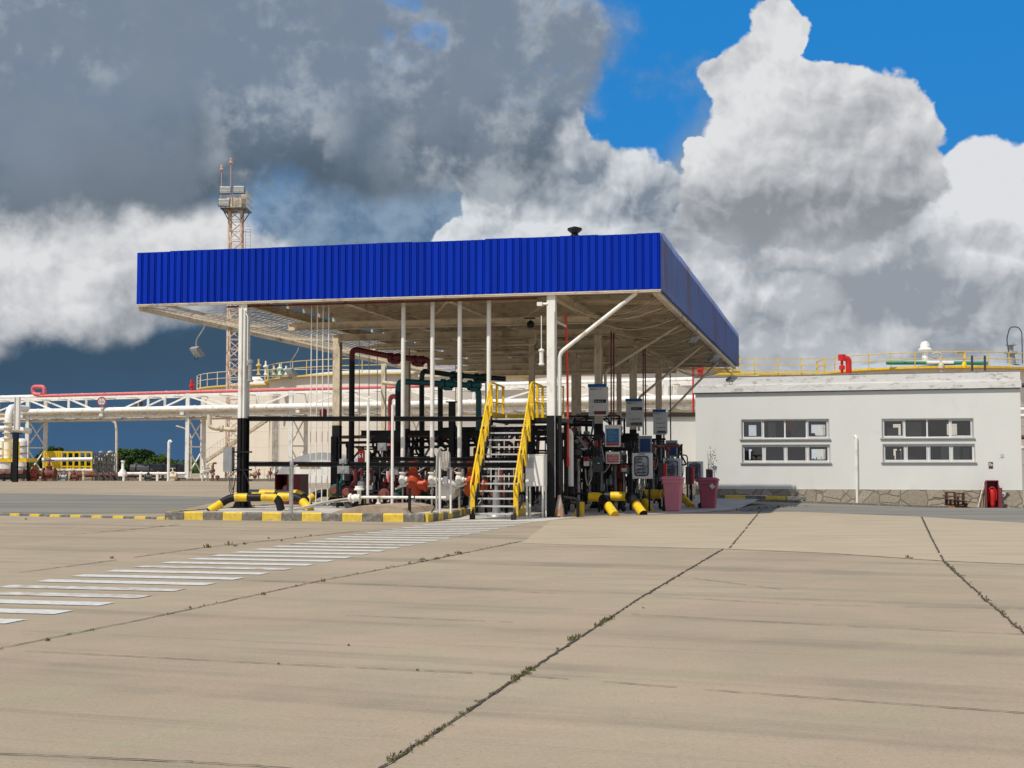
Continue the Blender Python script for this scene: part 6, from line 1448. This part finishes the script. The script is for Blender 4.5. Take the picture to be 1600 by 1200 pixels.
for s in (-1,1):
    for s2 in (-1,1): mb.bar((mx+s*hw*.85,mY+s2*hw*.85,H0),(mx+s*half,mY+s2*half,H0-1.1),.08,.08)
t.part('platform',mb,DGREY)
mb=MB()
for z in (H0+.6,H0+1.2,H0+1.8):
    for (a_,c_) in (((-1,-1),(1,-1)),((1,-1),(1,1)),((1,1),(-1,1)),((-1,1),(-1,-1))): mb.bar((mx+a_[0]*hw,mY+a_[1]*hw,z),(mx+c_[0]*hw,mY+c_[1]*hw,z),.06,.06)
for sx in (-1,-.33,.33,1):
    for sy in (-1,1): mb.bar((mx+sx*hw,mY+sy*hw,H0+.12),(mx+sx*hw,mY+sy*hw,H0+1.85),.07,.07)
t.part('cage',mb,GALV)
mb=MB(); mb.box(mx+.0,mx+.65,mY-.5,mY+.3,H0+.13,H0+1.3); mb.box(mx+.7,mx+1.3,mY-.9,mY-.2,H0+.13,H0+1.7); mb.box(mx-1.0,mx-.2,mY+.2,mY+.6,H0+.13,H0+1.5); t.part('control_box',mb,CREAM)
for (dx,dz) in ((-.85,1.62),(.55,1.66),(-.95,.35)):
    for q in (0,.34):
        mb=MB(); mb.box(mx+dx-.52,mx+dx+.52,mY-hw-.35,mY-hw-.05,H0+dz+q,H0+dz+q+.26,tilt=Matrix.Rotation(R_(25),3,'X')); t.part('floodlight',mb,mat('pale_lamp',(.62,.64,.62),.3,spec=.7))
    mb=MB(); mb.bar((mx+dx-.62,mY-hw,H0+dz-.1),(mx+dx+.62,mY-hw,H0+dz-.1),.1,.08); mb.bar((mx+dx-.6,mY-hw-.1,H0+dz-.1),(mx+dx-.6,mY-hw-.1,H0+dz+.62),.05,.05); mb.bar((mx+dx+.6,mY-hw-.1,H0+dz-.1),(mx+dx+.6,mY-hw-.1,H0+dz+.62),.05,.05); t.part('lamp_frame',mb,DGREY)
for (u,v,zs) in ((346.5,265,.2),(361,254,1.0)):
    q=AY(u,v,mY); mb=MB(); mb.tube([(q.x,mY,H0+zs),(q.x,mY,q.z)],.055,6); mb.lathe((q.x,mY,q.z-.1),[(.1,0),(.24,.05),(.24,.12),(.14,.2),(.14,.5),(.04,.6)],10); t.part('aerial',mb,mat('pinkish_aerial',(.50,.30,.27),.6))
# ================================================================== LAMPS & LEFT FIELD
def street_lamp(pts,r,label,m=CREAM,head=True):
    t=T('street_lamp',label,'street lamp',pts[0],'W',group='curved street lamps'); mb=MB(); mb.tube(pts,r,8,1.2); t.part('pole',mb,m)
    if head:
        p=Vector(pts[-1]); q=Vector(pts[-2]); d=(p-q).normalized(); mb=MB(); mb.bar(p-d*.1,p+d*.9,.32,.14); t.part('lamp_head',mb,m)
Y=165; q=lambda u,v,Y_=165: tuple(AY(u,v,Y_))
street_lamp([(AY(182,725,Y).x,Y,0),q(182,672),q(180.5,660),q(173,656.5)],.14,'curved pale street lamp seen under the bridge beside the trees')
Y=150; street_lamp([(AY(299,725,Y).x,Y,0),q(299,682,150),q(291,670,150),q(275,665.5,150)],.08,'curved street lamp reaching left from behind the bridge leg',head=False)
a_=AY(263,752,128); t=T('hooked_post','slim white post with a hooked top, left of the bridge leg','post',(a_.x,128,0),'W'); mb=MB(); b3=AY(263,691,128); mb.tube([(a_.x,128,0),(a_.x,128,b3.z),(a_.x+.1,128,b3.z+.15),(a_.x+.22,128,b3.z)],.13,8,.08); t.part('tube',mb,WHITE)
# trees
LEAF1=mat('tree_leaf',(.075,.13,.03),.85,var=.45,scale=.5,spec=.2); LEAF2=mat('dark_tree_leaf',(.035,.075,.02),.85,var=.45,scale=.6,spec=.2); BARK=mat('bark',(.12,.09,.06),.9,var=.3)
def tree(u,vtop,wpx,Y,label,seed,m=LEAF1):
    r=random.Random(seed); x=AY(u,725,Y).x; H_=1.6+(725-vtop)*Y/2155; W=wpx*Y/2155/2
    t=T('broadleaf_tree',label,'tree',(x,Y,0),'W',group='bushy trees beyond the yard')
    mb=MB(); mb.tube([(x,Y,-.2),(x+.1,Y,H_*.3),(x-.1,Y,H_*.55)],[.28,.22,.12],8)
    for k in range(6):
        a_=r.random()*6.28; mb.tube([(x,Y,H_*.25),(x+math.cos(a_)*W*.4,Y+math.sin(a_)*W*.3,H_*.5),(x+math.cos(a_)*W*.6,Y+math.sin(a_)*W*.5,H_*.72)],[.12,.08,.04],6)
    t.part('trunk',mb,BARK)
    mb=MB(); cl=[]
    for k in range(46):
        a_=r.random()*6.28; e=r.random()**.6; zz=H_*(.18+.78*r.random()); wl_=math.sqrt(max(.05,1-((zz/H_-.42)/.60)**2)); cl.append((x+math.cos(a_)*W*e*wl_,Y+math.sin(a_)*W*.8*e*wl_,zz*.94,(.5+.7*r.random())*W*.26))
    for (cx_,cy_,cz_,rr_) in cl:
        for k in range(230):
            v=Vector((r.gauss(0,1),r.gauss(0,1),r.gauss(0,1))).normalized()*rr_*(.6+.5*r.random()); p=Vector((cx_,cy_,cz_))+Vector((v.x,v.y,v.z*.8))
            s=.10+.10*r.random(); d1=Vector((r.gauss(0,1),r.gauss(0,1),r.gauss(0,1))).normalized(); d2=d1.orthogonal().normalized()
            mb.quad(p-d1*s,p+d2*s*.7,p+d1*s,p-d2*s*.7)
    o=mb.build('crown',m,t.o,t.org,smooth=False)
tl=['tree behind the yellow railings, leftmost of the row','second tree from the left behind the yellow railings','rounded tree just right of the curved street lamp pole','broad tree filling the middle under the bridge','tree with a sloping right side under the bridge','lowest tree at the right end of the row under the bridge','tree behind the dark pipe cage','small tree between the railings and the dark cage']
for i,(u,vt,w,Y) in enumerate(((82,696,44,185),(112,700,34,190),(196,700,46,180),(224,701,52,178),(244,710,44,176),(266,722,34,178),(170,708,34,188),(140,712,36,192))):
    tree(u,vt,w,Y,tl[i],100+i,LEAF1 if i%3 else LEAF2)
# hedge wood far off closing the horizon
mb=MB(); r=random.Random(8)
for k in range(9000):
    X=r.uniform(-140,160); Yh=r.uniform(230,250); z=r.uniform(0,2.5+.5*math.sin(X*.11)+.4*math.sin(X*.37)); s=.2+.2*r.random(); p=Vector((X,Yh,z)); d1=Vector((r.gauss(0,1),r.gauss(0,1),r.gauss(0,1))).normalized(); d2=d1.orthogonal().normalized(); mb.quad(p-d1*s,p+d2*s,p+d1*s,p-d2*s)
mb.box(-140,160,236,246,-1,1.9)
tag(mb.build('far_wood',LEAF2,smooth=False),kind='stuff')
# left field: pipes, vessels, railings  (Y about 125..140)
YF=138
def fx(u,Y=YF): return AY(u,725,Y).x
def fz(v,Y=YF): return max(0.02,1.6+(725-v)*Y/2155)
def yellow_fence(u0,u1,v0,v1,n,label,Y=YF,m=YEL):
    t=T('yellow_railing',label,'railing',(fx((u0+u1)/2,Y),Y,0),'W',group='yellow railings in the pipe field')
    for v in (v0,(v0+v1)/2,v1):
        mb=MB(); mb.bar((fx(u0,Y),Y,fz(v,Y)),(fx(u1,Y),Y,fz(v,Y)),.14,.16); t.part('rail',mb,m)
    for k in range(n+1):
        x=fx(u0+(u1-u0)*k/n,Y); mb=MB(); mb.bar((x,Y,0.0),(x,Y,fz(v0,Y)),.17,.17); t.part('post',mb,m)
yellow_fence(69,96,706,728,7,'dense yellow railing right of the left bridge legs')
yellow_fence(96,143,706.5,729,5,'long open yellow railing left of the dark pipe cage',Y=140)
yellow_fence(70,96,709,729,6,'yellow railing behind the dense yellow railing',Y=142)
t=T('yellow_platform','yellow edged steel platform with railings at the far left','platform',(fx(15,128),128,0),'W')
mb=MB(); mb.box(fx(-30,128),fx(41,128),128,131,fz(722,128),fz(716,128)); t.part('edge_beam',mb,YEL)
for v in (690,703,711):
    mb=MB(); mb.bar((fx(-30,128),128,fz(v,128)),(fx(17,128),128,fz(v,128)),.07,.07); t.part('rail',mb,PALEY)
for u in (-10,4,15,29.5,20):
    mb=MB(); mb.bar((fx(u,128),128,fz(716,128)),(fx(u,128),128,fz(690,128)),.10,.10); t.part('post',mb,YEL if u>25 else PALEY)
for u in (-15,13,38):
    mb=MB(); mb.bar((fx(u,128),129,0),(fx(u,128),129,fz(722,128)),.2,.2); t.part('leg',mb,BLACK)
t=T('black_gantry_post','thick black t-headed steel post at the far left','post',(fx(24,122),122,0),'W'); mb=MB(); mb.ibeam((fx(24,122),122,0),(fx(24,122),122,fz(678,122)),.4,.4,.06,up=(0,1,0)); mb.box(fx(16.5,122),fx(33,122),121.8,122.2,fz(678,122),fz(676,122)); t.part('post',mb,BLACK)
# vessels and white pipes
for (u,vt,rp,lab) in ((8,683,14,'white vertical vessel with ribs at the far left edge'),(33,685,8.5,'white ribbed vertical vessel behind the black t-headed post')):
    t=T('white_vessel',lab,'vessel',(fx(u,140),140,0),'W',group='white vertical vessels'); R0=rp*140/2155; zt5=fz(vt,140)
    mb=MB(); mb.lathe((fx(u,140),140,0),[(R0,.3),(R0,zt5-R0*.7),(R0*.85,zt5-R0*.3),(R0*.5,zt5-R0*.05),(.1,zt5)],24); t.part('shell',mb,WHITE)
    mb=MB()
    for k in range(5): mb.lathe((fx(u,140),140,zt5-R0-.7*k-.3),[(R0+.01,0),(R0+.07,.02),(R0+.07,.1),(R0+.01,.12)],24)
    t.part('hoop',mb,GREY)
t=T('white_riser_bend','fat white pipe rising at the far left and bending onto the bridge','pipe',(fx(11,131),131,0),'W')
mb=MB(); mb.tube([(fx(11.5,131),131,fz(716,131)),(fx(11.5,131),131,7.0),(fx(36,136),136.5,7.05)],.35,14,1.4); t.part('pipe',mb,WHITE)
mb=MB()
for k in range(4): mb.lathe((fx(11.5,131),131,fz(686,131)+.5*k),[(.46,0),(.5,.02),(.5,.1),(.46,.12)],16)
t.part('collar',mb,CREAM)
t=T('white_box_riser','square white duct hanging at the left bridge legs','duct',(fx(24,130),130,fz(671,130)),'W'); mb=MB(); mb.box(fx(21.5,130),fx(27.5,130),130,130.5,fz(671,130),fz(620,130)); mb.box(fx(20.6,130),fx(21.3,130),129.9,130.5,fz(671,130),fz(620,130)); t.part('duct',mb,WHITE)
t=T('low_white_header','horizontal white pipe below the bridge at the far left','pipe',(fx(10,134),134,fz(670,134)),'W'); mb=MB(); mb.tube([(fx(-30,134),134,fz(669,134)),(fx(22,134),134,fz(670,134)),(fx(47,134),134,fz(674,134))],.28,12,.5); t.part('pipe',mb,WHITE)
t=T('white_loop_pipe','long white pipe over the yellow railing that bends down beside the dark cage','pipe',(fx(130,136),136,0),'W'); mb=MB(); mb.tube([(fx(66,136),136,fz(718.5,136)),(fx(181,136),136,fz(717,136)),(fx(182,136),136,fz(740,136))],.20,12,.9); t.part('pipe',mb,WHITE)
# brown header pipes low
for k,(u0,u1,v,r_,m,lab) in enumerate(((-20,150,739,.34,BROWNP,'fat rusty brown pipe low at the left, in front of the railings'),(66,250,742,.25,BROWNP,'rusty brown pipe running low toward the bridge leg'),(185,290,740,.14,WHITE,'thin white pipe low under the trees'),(60,145,735,.16,CREAM,'pale pipe low behind the rusty pipe'),(-20,60,744,.22,DGREY,'dark pipe low at the far left'),(205,290,733.5,.55,DGREY,'wide dark low wall of pipes under the trees'))):
    Yk=133-k*.9 if k!=5 else 141; z=max(r_+.05,fz(v,Yk)); mb=MB(); n=12; mb.tube([(fx(u0,Yk)+(fx(u1,Yk)-fx(u0,Yk))*i/n,Yk,z) for i in range(n+1)],r_,10)
    for i in range(1,n,3):
        x=fx(u0,Yk)+(fx(u1,Yk)-fx(u0,Yk))*i/n; mb.lathe((x,Yk,z),[(r_*1.3,0),(r_*1.3,.12)],12,'X'); mb.box(x-.1,x+.1,Yk-.15,Yk+.15,0,z-r_*.6)
    solo('field_pipe',mb,m,lab,'pipe',(fx(u0,Yk),Yk,z),'W',group='low pipes in the pipe field')
# rusty gate valves
for k,(u,v,s,m,lab) in enumerate(((77,729,1.3,BROWNP,'rusty gate valve with hand wheel in front of the dense yellow railing'),(52,733,1.0,ORANGE,'small orange valve between the left bridge legs'),(100,735,.7,GREY,'small grey valve in front of the long yellow railing'),(116,735,.7,BROWNP,'small brown valve in front of the long yellow railing'),(270,738,.8,CREAM,'cream valve beside the hooked white post'),(232,740,.7,DGREY,'dark valve under the trees'))):
    Yk=129.5; x=fx(u,Yk); t=T('gate_valve',lab,'valve',(x,Yk,0),'W',group='gate valves in the pipe field')
    mb=MB(); mb.lathe((x-.45*s,Yk,.55*s),[(.42*s,0),(.42*s,.1*s),(.25*s,.14*s),(.32*s,.45*s),(.25*s,.76*s),(.42*s,.8*s),(.42*s,.9*s)],14,'X'); mb.lathe((x,Yk,.5*s),[(.26*s,0),(.2*s,.5*s),(.28*s,.55*s),(.1*s,.65*s),(.06*s,1.05*s)],12); mb.box(x-.3*s,x+.3*s,Yk-.2,Yk+.2,0,.3*s); t.part('body',mb,m)
    mb=MB(); pts=[(x+.32*s*math.cos(a_*.5236),Yk+.32*s*math.sin(a_*.5236),1.5*s) for a_ in range(13)]; mb.tube(pts,.035*s,6); mb.bar((x-.32*s,Yk,1.5*s),(x+.32*s,Yk,1.5*s),.04,.04); t.part('hand_wheel',mb,m)
# dark pipe cage
t=T('pipe_cage','dark tangled pipe cage with slanting struts between the railing and the white bend','pipework',(fx(161,132),132,0),'W'); r=random.Random(5)
for k in range(9):
    x=fx(145+k*4,132); mb=MB(); mb.bar((x,132,0),(x,132,fz(708,132)),.09,.09); mb.bar((x,133.5,0),(x,133.5,fz(709,132)),.09,.09); t.part('upright',mb,DGREY)
for k in range(4):
    x=fx(148+k*9,132); mb=MB(); mb.bar((x,131.9,fz(732,132)),(x+.95,131.2,0.0),.14,.14); t.part('strut',mb,DGREY)
for v in (708,715,722,730):
    mb=MB(); mb.bar((fx(145,132),132,fz(v,132)),(fx(178,132),132,fz(v,132)),.08,.08); t.part('crossbar',mb,DGREY)
for k in range(10):
    x=fx(147+r.random()*30,132); mb=MB(); z=fz(730-r.random()*18,132); mb.lathe((x,132.4,z),[(.12,0),(.25,.1),(.25,.4),(.1,.55)],10); mb.tube([(x,132.4,0),(x,132.4,z)],.07,6); t.part('filter',mb,GREY if k%2 else CREAM)
t=T('white_cone_vent','small white cone shaped vent between the white bend and the hooked post','vent',(fx(192,130),130,0),'W'); mb=MB(); mb.lathe((fx(192,130),130,.45),[(.42,0),(.42,.3),(.14,.7),(.12,1.3),(.18,1.32),(.18,1.5)],14); t.part('cone',mb,WHITE)
# low concrete pieces + clutter along the far kerb of the yard
mb=MB()
for k in range(40):
    a_=L0.lerp(L1,.02+.96*k/40); p=a_-bk*3.2; mb.box(p.x-1.1,p.x+1.1,p.y-.12,p.y+.12,0,.2+.05*(k%3))
struct('yard_edge_kerb',mb,KERBG)
# clutter around bridge legs: little railings, boxes, valves behind the columns
for k,(u,v,lab) in enumerate(((322,735,'small brown pump cluster at the foot of the tank stairs'),(333,738,'grey box and valve cluster under the tank stairs'),(420,741,'small cream valve cluster behind the right side of the front left column'),(395,741,'small white fitting at the tank foot behind the left column'),(498,742,'brown valve cluster behind the maroon box'),(485,744,'pale valve cluster behind the thin white rods'))):
    Yk=128; x=fx(u,Yk); t=T('valve_cluster',lab,'valve cluster',(x,Yk,0),'W',group='valve clusters at the tank feet'); r=random.Random(k)
    for j in range(5):
        xx=x+r.uniform(-.8,.8); mb=MB(); h_=.5+r.random()*1.2; mb.tube([(xx,Yk,0),(xx,Yk,h_),(xx+r.uniform(-.5,.5),Yk,h_)],.05+.05*r.random(),6,.1); mb.lathe((xx,Yk,h_*.5),[(.1,0),(.2,.05),(.2,.25),(.1,.3)],10); t.part('pipe',mb,[BROWNP,CREAM,GREY,WHITE,BROWNP,CREAM][(k+j)%6])
t=T('low_white_railing','low pale railing along the foot of the tanks','railing',(fx(400,131),131,0),'W')
for zz in (.6,1.1):
    mb=MB(); mb.bar((fx(385,131),131,zz),(fx(475,131),131,zz),.05,.05); t.part('rail',mb,CREAM)
for k in range(14):
    x=fx(385+k*7,131); mb=MB(); mb.bar((x,131,0),(x,131,1.12),.06,.06); t.part('post',mb,CREAM)
# grey arched cover (pipe culvert) seen behind the lower beam
t=T('grey_arched_tank','grey arched horizontal tank lying behind the lower beam, left of the second column','horizontal tank',(fx(500,118),118,0),'W')
mb=MB(); pr=[]
R1=2.6; 
for k in range(13): a_=R_(180-15*k); pr.append((fx(503,118)+R1*1.55*math.cos(a_),.0+R1*math.sin(a_)*1.0))
mb.prism(pr,'Y',118,124); t.part('shell',mb,mat('mid_grey_shell',(.36,.36,.37),.5,var=.06))
mb=MB(); mb.prism([(p_[0]*1.0*1+(fx(503,118)-p_[0])*.22,p_[1]*.74) for p_ in pr],'Y',117.9,117.99); t.part('end_cap',mb,WHITE)
mb=MB(); mb.box(fx(468,118),fx(500,118),117.8,117.88,1.35,1.45); t.part('yellow_stripe',mb,YEL)
